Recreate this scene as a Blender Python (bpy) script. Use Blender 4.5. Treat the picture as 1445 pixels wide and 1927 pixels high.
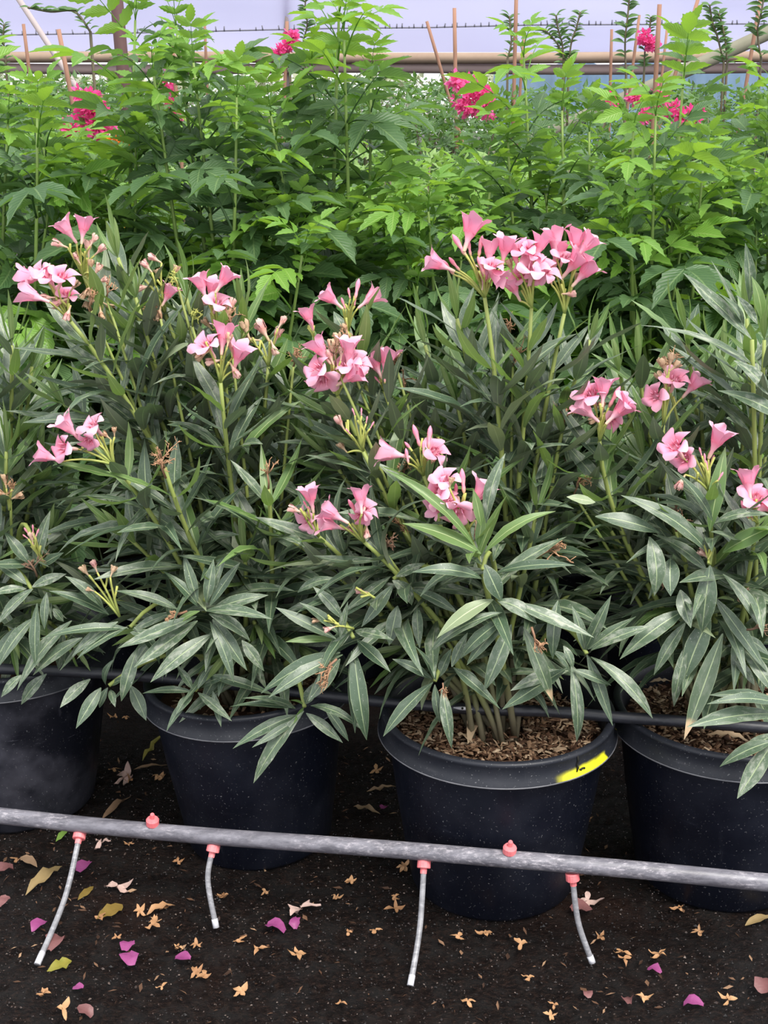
import bpy, math, random
from mathutils import Vector, Matrix, noise as mnoise
from mathutils.bvhtree import BVHTree

for o in list(bpy.data.objects):
    bpy.data.objects.remove(o, do_unlink=True)
scene = bpy.context.scene
C = scene.collection
R = random.Random(7)
pi = math.pi

# ------------------------------------------------------------------ camera
CAM = Vector((0, 0, 1.5))
PITCH = math.radians(18.9)
FPX = 2600.0
cd = bpy.data.cameras.new('camera')
cam = bpy.data.objects.new('camera', cd)
C.objects.link(cam)
cam.location = CAM
cam.rotation_euler = (pi / 2 - PITCH, 0, 0)
cd.sensor_fit = 'VERTICAL'
cd.sensor_height = 36.0
cd.lens = FPX / 1927.0 * 36.0
cd.clip_end = 200
scene.camera = cam
FW = Vector((0, math.cos(PITCH), -math.sin(PITCH)))
UPV = Vector((0, math.sin(PITCH), math.cos(PITCH)))


def ray(x, y):
    return FW + Vector((1, 0, 0)) * ((x - 722.5) / FPX) - UPV * ((y - 963.5) / FPX)


def at(x, y, Y):
    """place in the nursery seen at pixel x,y and standing Y metres away"""
    d = ray(x, y)
    return CAM + d * (Y / d.y)


def atz(x, y, z):
    d = ray(x, y)
    return CAM + d * ((z - CAM.z) / d.z)


# ------------------------------------------------------------------ light
w = bpy.data.worlds.new('world')
scene.world = w
w.use_nodes = True
bg = w.node_tree.nodes['Background']
bg.inputs[0].default_value = (0.93, 0.95, 1.0, 1)
bg.inputs[1].default_value = 1.2
sd = bpy.data.lights.new('sun', 'SUN')
sd.energy = 3.4
sd.angle = math.radians(24)
sd.color = (1.0, 0.96, 0.88)
sun = bpy.data.objects.new('sun', sd)
C.objects.link(sun)
sun.rotation_euler = Vector((0.28, -0.42, 0.88)).to_track_quat('Z', 'Y').to_euler()
vs = scene.view_settings
vs.view_transform = 'Standard'
vs.look = 'None'
vs.exposure = 0.53
vs.gamma = 1.0
vs.use_curve_mapping = False


# ------------------------------------------------------------------ materials
class NT:
    def __init__(s, name):
        s.m = bpy.data.materials.new(name)
        s.m.use_nodes = True
        s.t = s.m.node_tree
        s.t.nodes.clear()
        s.out = s.n('ShaderNodeOutputMaterial')

    def n(s, typ, **kw):
        nd = s.t.nodes.new(typ)
        for k, v in kw.items():
            setattr(nd, k, v)
        return nd

    def set(s, sock, v):
        if isinstance(v, bpy.types.NodeSocket):
            s.t.links.new(v, sock)
        elif isinstance(v, tuple) and len(v) == 3 and sock.type == 'RGBA':
            sock.default_value = (*v, 1)
        else:
            sock.default_value = v

    def math(s, op, a, b=None, c=None, clamp=False):
        nd = s.n('ShaderNodeMath', operation=op)
        nd.use_clamp = clamp
        s.set(nd.inputs[0], a)
        if b is not None:
            s.set(nd.inputs[1], b)
        if c is not None:
            s.set(nd.inputs[2], c)
        return nd.outputs[0]

    def mix(s, f, a, b, blend='MIX'):
        nd = s.n('ShaderNodeMix', data_type='RGBA', blend_type=blend)
        s.set(nd.inputs[0], f)
        s.set(nd.inputs[6], a)
        s.set(nd.inputs[7], b)
        return nd.outputs[2]

    def ramp(s, f, stops):
        nd = s.n('ShaderNodeValToRGB')
        el = nd.color_ramp.elements
        while len(el) < len(stops):
            el.new(0.5)
        for e, (p, c) in zip(el, stops):
            e.position = p
            e.color = (*c, 1) if len(c) == 3 else c
        s.set(nd.inputs[0], f)
        return nd.outputs[0]

    def step(s, f, a, b):
        nd = s.n('ShaderNodeMapRange', interpolation_type='SMOOTHSTEP')
        s.set(nd.inputs[0], f)
        s.set(nd.inputs[1], a)
        s.set(nd.inputs[2], b)
        return nd.outputs[0]

    def noise(s, vec, scale, detail=3.0, rough=0.55, dist=0.0):
        nd = s.n('ShaderNodeTexNoise')
        s.set(nd.inputs['Vector'], vec)
        s.set(nd.inputs['Scale'], scale)
        s.set(nd.inputs['Detail'], detail)
        s.set(nd.inputs['Roughness'], rough)
        s.set(nd.inputs['Distortion'], dist)
        return nd.outputs[0]

    def uv(s):
        sp = s.n('ShaderNodeSeparateXYZ')
        s.t.links.new(s.n('ShaderNodeTexCoord').outputs['UV'], sp.inputs[0])
        return sp.outputs[0], sp.outputs[1]

    def obj(s):
        return s.n('ShaderNodeTexCoord').outputs['Object']

    def wpos(s):
        return s.n('ShaderNodeNewGeometry').outputs['Position']

    def vscale(s, v, sc):
        nd = s.n('ShaderNodeMapping')
        s.t.links.new(v, nd.inputs[0])
        nd.inputs['Scale'].default_value = sc
        return nd.outputs[0]

    def rnd(s):
        at_ = s.n('ShaderNodeAttribute', attribute_name='rnd')
        return s.math('FRACT', s.math('ADD', s.n('ShaderNodeObjectInfo').outputs['Random'], at_.outputs['Fac']))

    def back(s):
        return s.n('ShaderNodeNewGeometry').outputs['Backfacing']

    def bump(s, h, strength=0.3, dist=0.01):
        nd = s.n('ShaderNodeBump')
        nd.inputs['Strength'].default_value = strength
        nd.inputs['Distance'].default_value = dist
        s.set(nd.inputs['Height'], h)
        return nd.outputs[0]

    def pbr(s, col, rough=0.5, spec=0.5, normal=None, transl=0.0, tcol=None, metal=0.0):
        p = s.n('ShaderNodeBsdfPrincipled')
        s.set(p.inputs['Base Color'], col)
        s.set(p.inputs['Roughness'], rough)
        s.set(p.inputs['Specular IOR Level'], spec)
        s.set(p.inputs['Metallic'], metal)
        if normal is not None:
            s.set(p.inputs['Normal'], normal)
        res = p.outputs[0]
        if transl:
            t = s.n('ShaderNodeBsdfTranslucent')
            s.set(t.inputs[0], tcol if tcol is not None else col)
            mx = s.n('ShaderNodeMixShader')
            s.set(mx.inputs[0], transl)
            s.t.links.new(res, mx.inputs[1])
            s.t.links.new(t.outputs[0], mx.inputs[2])
            res = mx.outputs[0]
        s.t.links.new(res, s.out.inputs[0])
        return s.m


def mat_oleander(name, dark, light, under, rib, dust, transl, tcol, tipburn=False):
    s = NT(name)
    u, v = s.uv()
    r = s.rnd()
    pos = s.wpos()
    base = s.mix(r, dark, light)
    n1 = s.noise(pos, 38, 3)
    base = s.mix(s.math('MULTIPLY', n1, 0.5), base, light)
    # spray residue
    cb = s.n('ShaderNodeCombineXYZ')
    s.set(cb.inputs[0], s.math('MULTIPLY', u, 2.4))
    s.set(cb.inputs[1], s.math('MULTIPLY', v, 5.5))
    s.set(cb.inputs[2], s.math('MULTIPLY', r, 97.0))
    n2 = s.noise(cb.outputs[0], 1.3, 6, 0.62, 0.4)
    ds = s.math('MULTIPLY', s.step(n2, 0.45, 0.70), s.math('MULTIPLY_ADD', s.math('POWER', r, 1.6), dust * 0.8, dust * 0.10))
    col = s.mix(ds, base, (0.40, 0.415, 0.35))
    n3 = s.noise(pos, 420, 2, 0.6)
    col = s.mix(s.math('MULTIPLY', s.step(n3, 0.66, 0.74), dust * 0.7), col, (0.6, 0.61, 0.57))
    du = s.math('ABSOLUTE', s.math('SUBTRACT', u, 0.5))
    ve = s.math('SINE', s.math('MULTIPLY_ADD', v, 190.0, s.math('MULTIPLY', du, -120.0)))
    col = s.mix(s.math('MULTIPLY', s.math('MULTIPLY_ADD', ve, 0.5, 0.5), 0.10), col, rib)
    if tipburn:
        tb = s.step(s.math('ADD', v, s.math('MULTIPLY', n1, 0.12)), 0.86, 0.93)
        col = s.mix(tb, col, (0.62, 0.44, 0.27))
    edge = s.step(du, 0.455, 0.49)
    col = s.mix(s.math('MULTIPLY', edge, 0.45), col, rib)
    mid = s.math('SUBTRACT', 1.0, s.step(du, 0.014, 0.042))
    col = s.mix(s.math('MULTIPLY', mid, 0.9), col, rib)
    colb = s.mix(s.math('MULTIPLY', mid, 0.8), under, rib)
    col = s.mix(s.back(), col, colb)
    h = s.math('ADD', s.math('MULTIPLY', mid, -1.0), s.math('MULTIPLY', ve, 0.08))
    return s.pbr(col, s.math('MULTIPLY_ADD', n1, 0.22, 0.26), 0.65, s.bump(h, 0.25, 0.002), transl, tcol)


M = {}
M['leaf'] = mat_oleander('oleander_leaf', (0.026, 0.062, 0.034), (0.078, 0.122, 0.074), (0.17, 0.195, 0.135),
                         (0.34, 0.42, 0.23), 0.95, 0.10, (0.10, 0.22, 0.05))
M['leaf_young'] = mat_oleander('oleander_young_leaf', (0.072, 0.155, 0.040), (0.13, 0.22, 0.065), (0.20, 0.27, 0.11),
                               (0.42, 0.52, 0.22), 0.12, 0.22, (0.26, 0.46, 0.06))
M['leaf_pale'] = mat_oleander('oleander_pale_leaf', (0.19, 0.25, 0.13), (0.25, 0.31, 0.18), (0.26, 0.31, 0.18),
                              (0.48, 0.55, 0.33), 0.5, 0.12, (0.26, 0.36, 0.12))
M['leaf_burn'] = mat_oleander('oleander_burnt_leaf', (0.038, 0.075, 0.040), (0.075, 0.115, 0.066), (0.155, 0.185, 0.115),
                              (0.34, 0.42, 0.23), 0.6, 0.10, (0.10, 0.22, 0.05), True)


def mat_simple_leaf(name, a, b, under, rib, transl, tcol, rough=0.45, veins=True):
    s = NT(name)
    u, v = s.uv()
    r = s.rnd()
    pos = s.wpos()
    n1 = s.noise(pos, 25, 3)
    col = s.mix(s.math('MULTIPLY_ADD', r, 0.7, s.math('MULTIPLY', n1, 0.3)), a, b)
    du = s.math('ABSOLUTE', s.math('SUBTRACT', u, 0.5))
    mid = s.math('SUBTRACT', 1.0, s.step(du, 0.015, 0.06))
    col = s.mix(s.math('MULTIPLY', mid, 0.6), col, rib)
    nrm = None
    if veins:
        ve = s.math('SINE', s.math('MULTIPLY_ADD', v, 60.0, s.math('MULTIPLY', du, -38.0)))
        col = s.mix(s.math('MULTIPLY', s.step(ve, 0.75, 1.0), 0.22), col, rib)
        nrm = s.bump(s.math('ADD', ve, s.math('MULTIPLY', mid, -2.0)), 0.25, 0.002)
    col = s.mix(s.back(), col, under)
    return s.pbr(col, rough, 0.4, nrm, transl, tcol)


M['shrub'] = mat_simple_leaf('shrub_leaf', (0.044, 0.098, 0.040), (0.095, 0.172, 0.068), (0.12, 0.20, 0.085),
                             (0.20, 0.30, 0.12), 0.28, (0.22, 0.42, 0.07))
M['shrub_young'] = mat_simple_leaf('shrub_young_leaf', (0.10, 0.235, 0.035), (0.18, 0.34, 0.05), (0.18, 0.30, 0.08),
                                   (0.3, 0.45, 0.12), 0.34, (0.36, 0.62, 0.05))
M['far_leaf'] = mat_simple_leaf('far_leaf', (0.045, 0.105, 0.035), (0.10, 0.19, 0.06), (0.12, 0.19, 0.08),
                                (0.2, 0.3, 0.12), 0.28, (0.22, 0.45, 0.06), 0.5, False)
M['far_leaf_light'] = mat_simple_leaf('far_light_leaf', (0.14, 0.25, 0.07), (0.24, 0.36, 0.12), (0.22, 0.33, 0.12),
                                      (0.3, 0.4, 0.15), 0.32, (0.35, 0.6, 0.1), 0.5, False)
M['hedge_leaf'] = mat_simple_leaf('hedge_leaf', (0.26, 0.32, 0.18), (0.62, 0.62, 0.46), (0.45, 0.5, 0.32),
                                  (0.5, 0.55, 0.35), 0.2, (0.5, 0.55, 0.3), 0.5, False)


def mat_stem(name, young, old, split=(0.35, 0.75)):
    s = NT(name)
    u, v = s.uv()
    n = s.noise(s.vscale(s.wpos(), (60, 60, 18)), 1.0, 3)
    col = s.mix(s.step(s.math('ADD', v, s.math('MULTIPLY', n, 0.15)), split[0], split[1]), old, young)
    col = s.mix(s.math('MULTIPLY', n, 0.35), col, (0.16, 0.15, 0.09))
    return s.pbr(col, 0.5, 0.3, s.bump(n, 0.3, 0.003))


M['stem'] = mat_stem('oleander_stem', (0.30, 0.37, 0.095), (0.15, 0.13, 0.085), (0.15, 0.55))
M['shrub_stem'] = mat_stem('shrub_stem', (0.22, 0.34, 0.08), (0.15, 0.20, 0.07), (0.1, 0.5))
M['stalk'] = mat_stem('flower_stalk', (0.48, 0.50, 0.12), (0.34, 0.41, 0.10), (0.1, 0.8))
M['wood_stem'] = mat_stem('woody_stem', (0.12, 0.10, 0.06), (0.10, 0.08, 0.05))
M['twig'] = mat_stem('dry_twig', (0.50, 0.27, 0.15), (0.26, 0.13, 0.08), (0.1, 0.9))
M['twig_dark'] = mat_stem('dark_dry_twig', (0.30, 0.16, 0.11), (0.17, 0.09, 0.06), (0.1, 0.9))


def mat_flower(name, base, throat, lobe, tip, transl=0.3):
    s = NT(name)
    u, v = s.uv()
    r = s.rnd()
    col = s.ramp(v, [(0.0, base), (0.30, tip), (0.48, throat), (0.66, lobe), (1.0, tip)])
    col = s.mix(s.math('MULTIPLY', s.math('POWER', r, 2.0), 0.75), col, tip)
    st = s.math('SINE', s.math('MULTIPLY', u, 90.0))
    col = s.mix(s.math('MULTIPLY', s.step(st, 0.5, 1.0), 0.10), col, throat)
    return s.pbr(col, 0.55, 0.25, None, transl, lobe)


M['flower'] = mat_flower('pink_petal', (0.80, 0.66, 0.42), (0.82, 0.22, 0.33), (0.84, 0.33, 0.50), (0.87, 0.49, 0.60), 0.25)
M['bud'] = mat_flower('pink_bud', (0.62, 0.52, 0.22), (0.86, 0.40, 0.42), (0.82, 0.24, 0.36), (0.84, 0.30, 0.42), 0.15)
M['withered'] = mat_flower('withered_petal', (0.55, 0.42, 0.22), (0.62, 0.28, 0.25), (0.70, 0.36, 0.36), (0.72, 0.50, 0.40), 0.15)
M['dried'] = mat_flower('dried_petal', (0.45, 0.34, 0.16), (0.36, 0.20, 0.12), (0.48, 0.30, 0.19), (0.58, 0.42, 0.28), 0.1)


def mat_plain(name, a, b, scale=40, rough=0.6, spec=0.3, transl=0.0, bump=0.2, rnd=0.0):
    s = NT(name)
    n = s.noise(s.wpos(), scale, 4, 0.6)
    f = n if not rnd else s.math('ADD', s.math('MULTIPLY', n, 1 - rnd), s.math('MULTIPLY', s.rnd(), rnd))
    col = s.mix(f, a, b)
    return s.pbr(col, rough, spec, s.bump(n, bump, 0.003) if bump else None, transl, None)


M['magenta'] = mat_plain('magenta_bract', (0.78, 0.06, 0.28), (0.86, 0.17, 0.42), 30, 0.6, 0.2, 0.3, 0, 0.6)
M['orange'] = mat_plain('orange_petal', (0.85, 0.30, 0.03), (0.80, 0.16, 0.04), 30, 0.6, 0.2, 0.3, 0, 0.7)
M['bract'] = mat_plain('fallen_bract', (0.22, 0.035, 0.14), (0.36, 0.09, 0.25), 120, 0.5, 0.4, 0.2, 0.3, 0.4)
M['bract_pale'] = mat_plain('faded_bract', (0.13, 0.055, 0.055), (0.25, 0.11, 0.11), 120, 0.5, 0.4, 0.15, 0.3, 0.4)
M['tan'] = mat_plain('tan_dry_petal', (0.26, 0.12, 0.055), (0.52, 0.31, 0.16), 110, 0.6, 0.3, 0.1, 0.3, 0.5)
M['pale'] = mat_plain('pale_dry_petal', (0.40, 0.26, 0.22), (0.62, 0.46, 0.42), 110, 0.6, 0.3, 0.1, 0.3, 0.5)
M['olive'] = mat_plain('olive_dead_leaf', (0.12, 0.09, 0.02), (0.22, 0.14, 0.035), 70, 0.5, 0.4, 0.1, 0.3, 0.3)
M['strawleaf'] = mat_plain('straw_dead_leaf', (0.20, 0.14, 0.06), (0.34, 0.25, 0.12), 70, 0.55, 0.4, 0.1, 0.3, 0.3)
M['yellowleaf'] = mat_plain('yellowing_leaf', (0.16, 0.18, 0.03), (0.32, 0.24, 0.04), 70, 0.5, 0.4, 0.15, 0.3, 0.3)
M['brownleaf'] = mat_plain('brown_dead_leaf', (0.17, 0.10, 0.06), (0.36, 0.24, 0.15), 70, 0.6, 0.3, 0.08, 0.3, 0.5)
M['mulchleaf'] = mat_plain('pale_dry_leaf', (0.32, 0.22, 0.14), (0.50, 0.38, 0.25), 70, 0.6, 0.3, 0.08, 0.3, 0.5)
M['greenbit'] = mat_plain('fresh_green_leaf', (0.14, 0.26, 0.05), (0.2, 0.33, 0.07), 70, 0.45, 0.4, 0.2, 0.2, 0.3)
M['chip'] = mat_plain('wood_chip', (0.075, 0.036, 0.020), (0.36, 0.21, 0.115), 55, 0.8, 0.2, 0, 0.4)
M['soil'] = mat_plain('potting_soil', (0.020, 0.010, 0.007), (0.085, 0.042, 0.024), 90, 0.9, 0.2, 0, 0.8)
M['bamboo'] = mat_plain('bamboo_stake', (0.22, 0.115, 0.08), (0.36, 0.20, 0.14), 9, 0.7, 0.2, 0, 0.2, 0.5)
M['post'] = mat_plain('rusty_post', (0.060, 0.030, 0.032), (0.11, 0.058, 0.056), 12, 0.7, 0.3, 0, 0.2)
M['pole'] = mat_plain('grey_pole', (0.30, 0.25, 0.25), (0.42, 0.36, 0.36), 8, 0.6, 0.3, 0, 0.1)
M['beam'] = mat_plain('timber_rail', (0.23, 0.16, 0.12), (0.36, 0.27, 0.20), 6, 0.8, 0.2, 0, 0.3)
M['roll'] = mat_plain('rolled_curtain', (0.24, 0.17, 0.17), (0.38, 0.29, 0.27), 3, 0.6, 0.3, 0, 0.3)
M['wire'] = mat_plain('dark_wire', (0.10, 0.10, 0.13), (0.20, 0.20, 0.25), 8, 0.6, 0.3, 0, 0)
M['log'] = mat_plain('mossy_pole', (0.14, 0.14, 0.10), (0.22, 0.21, 0.16), 8, 0.8, 0.2, 0, 0.3)


def mat_ground():
    s = NT('dark_wet_ground')
    p = s.wpos()
    n1 = s.noise(p, 2.6, 4)
    n2 = s.noise(s.vscale(p, (110, 170, 110)), 1.0, 6, 0.75)
    n3 = s.noise(p, 420, 3, 0.6)
    n4 = s.noise(p, 26, 4, 0.6)
    col = s.ramp(n2, [(0.30, (0.002, 0.0016, 0.0016)), (0.50, (0.011, 0.0068, 0.0058)), (0.62, (0.042, 0.024, 0.018)), (0.76, (0.10, 0.066, 0.052))])
    col = s.mix(s.math('MULTIPLY', s.step(n4, 0.45, 0.7), 0.55), col, (0.0035, 0.0028, 0.0028))
    col = s.mix(s.math('MULTIPLY', s.step(n1, 0.50, 0.74), 0.35), col, (0.060, 0.025, 0.016))
    col = s.mix(s.math('MULTIPLY', s.step(n3, 0.68, 0.75), 0.8), col, (0.22, 0.18, 0.16))
    h = s.math('ADD', n2, s.math('MULTIPLY', n3, 0.4))
    rough = s.math('MULTIPLY_ADD', s.step(n4, 0.4, 0.65), 0.35, 0.30)
    return s.pbr(col, rough, 0.30, s.bump(h, 1.0, 0.022))


M['ground'] = mat_ground()


def mat_pot(name, base, scr, scr_amt, paint=None):
    s = NT(name)
    u, v = s.uv()
    o = s.obj()
    n1 = s.noise(o, 7, 4, 0.6)
    n2 = s.noise(s.vscale(o, (60, 60, 9)), 1.0, 4, 0.65)
    n3 = s.noise(s.vscale(o, (14, 14, 110)), 1.0, 4, 0.7)
    n4 = s.noise(o, 260, 2, 0.5)
    col = s.mix(s.math('MULTIPLY', s.step(n1, 0.42, 0.72), 0.5 * scr_amt), base, scr)
    col = s.mix(s.math('MULTIPLY', s.step(n2, 0.60, 0.78), 0.45 * scr_amt), col, scr)
    col = s.mix(s.math('MULTIPLY', s.step(n3, 0.62, 0.76), 0.55 * scr_amt), col, scr)
    col = s.mix(s.math('MULTIPLY', s.step(n4, 0.66, 0.75), 0.8), col, (0.16, 0.16, 0.17))
    if paint:
        u0, u1 = paint
        du = s.math('MULTIPLY', s.step(u, u0, u0 + 0.05), s.math('SUBTRACT', 1.0, s.step(u, u1 - 0.012, u1)))
        nn = s.noise(o, 60, 4)
        low = s.math('SUBTRACT', 1.0, s.step(s.math('ADD', v, s.math('MULTIPLY', nn, 0.10)), 0.20, 0.34))
        f = s.math('MULTIPLY', du, low)
        f = s.step(s.math('ADD', f, s.math('MULTIPLY', s.math('SUBTRACT', nn, 0.5), 0.5)), 0.1, 0.85)
        col = s.mix(s.math('MULTIPLY', f, s.step(du, 0.0, 0.3)), col, (0.85, 0.80, 0.02))
    return s.pbr(col, s.math('MULTIPLY_ADD', n2, 0.25, 0.33), 0.30, s.bump(n2, 0.08, 0.002))


def mat_speck(name, stops, rough, spec):
    s = NT(name)
    u, v = s.uv()
    col = s.ramp(u, stops)
    n = s.noise(s.wpos(), 200, 3)
    col = s.mix(s.math('MULTIPLY', n, 0.5), col, stops[0][1])
    return s.pbr(col, rough, spec)


M['grit'] = mat_speck('soil_grit', [(0.0, (0.003, 0.0022, 0.002)), (0.6, (0.020, 0.012, 0.010)), (0.88, (0.06, 0.036, 0.028)), (1.0, (0.25, 0.19, 0.16))], 0.4, 0.5)
M['chip'] = mat_speck('wood_chip', [(0.0, (0.030, 0.014, 0.008)), (0.35, (0.13, 0.065, 0.036)), (0.75, (0.36, 0.22, 0.13)), (1.0, (0.62, 0.47, 0.32))], 0.75, 0.25)
PB = (0.0030, 0.0042, 0.0100)
M['pot'] = mat_pot('black_pot_plastic', PB, (0.038, 0.042, 0.060), 0.42)
M['pot_scratched'] = mat_pot('scuffed_black_plastic', (0.006, 0.007, 0.012), (0.10, 0.10, 0.125), 1.0)
M['rim'] = mat_pot('black_rim_plastic', (0.015, 0.017, 0.024), (0.07, 0.07, 0.08), 0.45)
M['rim_painted'] = mat_pot('painted_rim_plastic', (0.015, 0.017, 0.024), (0.07, 0.07, 0.08), 0.45, (0.800, 0.918))
M['bead_highlight'] = mat_plain('edge_highlight_plastic', (0.03, 0.032, 0.04), (0.22, 0.22, 0.24), 30, 0.5, 0.4, 0, 0.1)  # lighter than the rim: the lip's highlight is put into the colour
M['ink'] = mat_plain('black_ink', (0.01, 0.01, 0.01), (0.02, 0.02, 0.015), 50, 0.6, 0.2, 0, 0)


def mat_pipe(name, a, b, chalk, amt):
    s = NT(name)
    p = s.wpos()
    n1 = s.noise(s.vscale(p, (12, 60, 60)), 1.0, 6, 0.7)
    n2 = s.noise(s.vscale(p, (70, 190, 190)), 1.0, 6, 0.75)
    n3 = s.noise(p, 9, 3)
    col = s.mix(s.step(n1, 0.3, 0.7), a, b)
    col = s.mix(s.math('MULTIPLY', s.math('MULTIPLY', s.step(n2, 0.46, 0.75), s.step(n3, 0.32, 0.62)), amt), col, chalk)
    return s.pbr(col, 0.42, 0.5, s.bump(n2, 0.12, 0.002))


M['pipe'] = mat_pipe('weathered_grey_pipe', (0.075, 0.072, 0.088), (0.19, 0.185, 0.215), (0.56, 0.52, 0.56), 0.8)
M['pipe_black'] = mat_pipe('black_pipe', (0.010, 0.011, 0.016), (0.022, 0.024, 0.032), (0.10, 0.10, 0.12), 0.25)
M['tube'] = mat_pipe('grey_drip_tube', (0.14, 0.14, 0.155), (0.26, 0.26, 0.28), (0.60, 0.60, 0.64), 0.6)
M['tube_end'] = mat_pipe('chalky_tube_end', (0.42, 0.42, 0.46), (0.6, 0.6, 0.64), (0.75, 0.75, 0.78), 0.6)
M['red'] = mat_plain('red_plastic', (0.72, 0.08, 0.11), (0.82, 0.32, 0.32), 120, 0.55, 0.4, 0.0, 0.15, 0.45)


def mat_sheet():
    s = NT('white_greenhouse_plastic')
    p = s.wpos()
    n = s.noise(s.vscale(p, (0.6, 1, 2.5)), 1.0, 4, 0.5, 0.6)
    col = s.mix(n, (0.50, 0.49, 0.70), (0.60, 0.59, 0.80))
    return s.pbr(col, 0.35, 0.4, None, 0.55, (0.60, 0.59, 0.83))


M['sheet'] = mat_sheet()
M['tarp'] = mat_plain('blue_tarp', (0.28, 0.56, 0.82), (0.72, 0.86, 0.97), 3.0, 0.5, 0.4, 0.3, 0.1)


# ------------------------------------------------------------------ mesh helpers
class MB:
    def __init__(s):
        s.v, s.f, s.t = [], [], []

    def vert(s, p, uv=(0.5, 0.5)):
        s.v.append(tuple(p))
        s.t.append(uv)
        return len(s.v) - 1

    def grid(s, rows, uvs, closed=False):
        ids = [[s.vert(p, q) for p, q in zip(r, ur)] for r, ur in zip(rows, uvs)]
        for a, b in zip(ids[:-1], ids[1:]):
            n = len(a)
            for i in range(n if closed else n - 1):
                j = (i + 1) % n
                s.f.append((a[i], a[j], b[j], b[i]))
        return ids

    def tube(s, pts, rad, sides=6, v0=0.0, v1=1.0, cap=True):
        pts = [Vector(p) for p in pts]
        n = len(pts)
        if not isinstance(rad, (list, tuple)):
            rad = [rad] * n
        rows, uvs = [], []
        ref = Vector((0.31, 0.87, 0.38))
        for i, p in enumerate(pts):
            t = (pts[min(i + 1, n - 1)] - pts[max(i - 1, 0)])
            if t.length < 1e-9:
                t = Vector((0, 0, 1))
            t.normalize()
            a = ref - t * ref.dot(t)
            if a.length < 1e-3:
                a = Vector((1, 0, 0)) - t * t.x
            a.normalize()
            ref = a
            b = t.cross(a)
            rows.append([p + (a * math.cos(k * 2 * pi / sides) + b * math.sin(k * 2 * pi / sides)) * rad[i] for k in range(sides)])
            uvs.append([(k / sides, v0 + (v1 - v0) * i / max(1, n - 1)) for k in range(sides)])
        ids = s.grid(rows, uvs, True)
        if cap:
            s.f.append(tuple(reversed(ids[0])))
            s.f.append(tuple(ids[-1]))
        return ids

    def lathe(s, prof, sides=48, org=(0, 0, 0)):
        rows, uvs = [], []
        L = [0]
        for a, b in zip(prof[:-1], prof[1:]):
            L.append(L[-1] + math.hypot(a[0] - b[0], a[1] - b[1]))
        for (r, z), l in zip(prof, L):
            rows.append([(org[0] + r * math.cos(k * 2 * pi / sides), org[1] + r * math.sin(k * 2 * pi / sides), org[2] + z) for k in range(sides)])
            uvs.append([(k / sides, l / L[-1]) for k in range(sides)])
        return s.grid(rows, uvs, True)

    def mesh(s, name, mat, smooth=True):
        me = bpy.data.meshes.new(name)
        me.from_pydata(s.v, [], s.f)
        uvl = me.uv_layers.new(name='uv')
        li = [0] * len(me.loops)
        me.loops.foreach_get('vertex_index', li)
        flat = []
        for i in li:
            flat += s.t[i]
        uvl.data.foreach_set('uv', flat)
        if smooth:
            me.polygons.foreach_set('use_smooth', [True] * len(me.polygons))
        me.materials.append(M[mat] if isinstance(mat, str) else mat)
        me.update()
        return me

    def build(s, name, mat, parent=None, loc=(0, 0, 0), smooth=True):
        return link(name, s.mesh(name, mat, smooth), parent, loc)


def link(name, me, parent=None, loc=(0, 0, 0)):
    o = bpy.data.objects.new(name, me)
    C.objects.link(o)
    o.location = loc
    if parent is not None:
        o.parent = parent
    return o


def tag(o, label=None, cat=None, group=None, kind=None):
    if label:
        o['label'] = label
    if cat:
        o['category'] = cat
    if group:
        o['group'] = group
    if kind:
        o['kind'] = kind
    return o


def thing(name, label, cat, loc, group=None, rot=None):
    o = link(name, None, None, loc)
    o.empty_display_size = 0.1
    if rot:
        o.rotation_euler = rot
    return tag(o, label, cat, group)


def frame(base, tip, hint, wid, zl=None):
    y = tip - base
    L = y.length
    y = y / L
    z = hint - y * hint.dot(y)
    if z.length < 1e-4:
        z = Vector((0.3, 0.2, 1)) - y * (0.3 * y.x + 0.2 * y.y + y.z)
    z.normalize()
    x = y.cross(z)
    zl = zl or L
    m = Matrix(((x.x * wid, y.x * L, z.x * zl, base.x), (x.y * wid, y.y * L, z.y * zl, base.y),
                (x.z * wid, y.z * L, z.z * zl, base.z), (0, 0, 0, 1)))
    return m


def put(name, me, parent, m):
    o = bpy.data.objects.new(name, me)
    C.objects.link(o)
    if parent is not None:
        o.parent = parent
    o.matrix_basis = m
    return o


def bez(a, b, c, n):
    return [a * (1 - t) ** 2 + b * 2 * t * (1 - t) + c * t * t for t in [i / n for i in range(n + 1)]]


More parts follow.
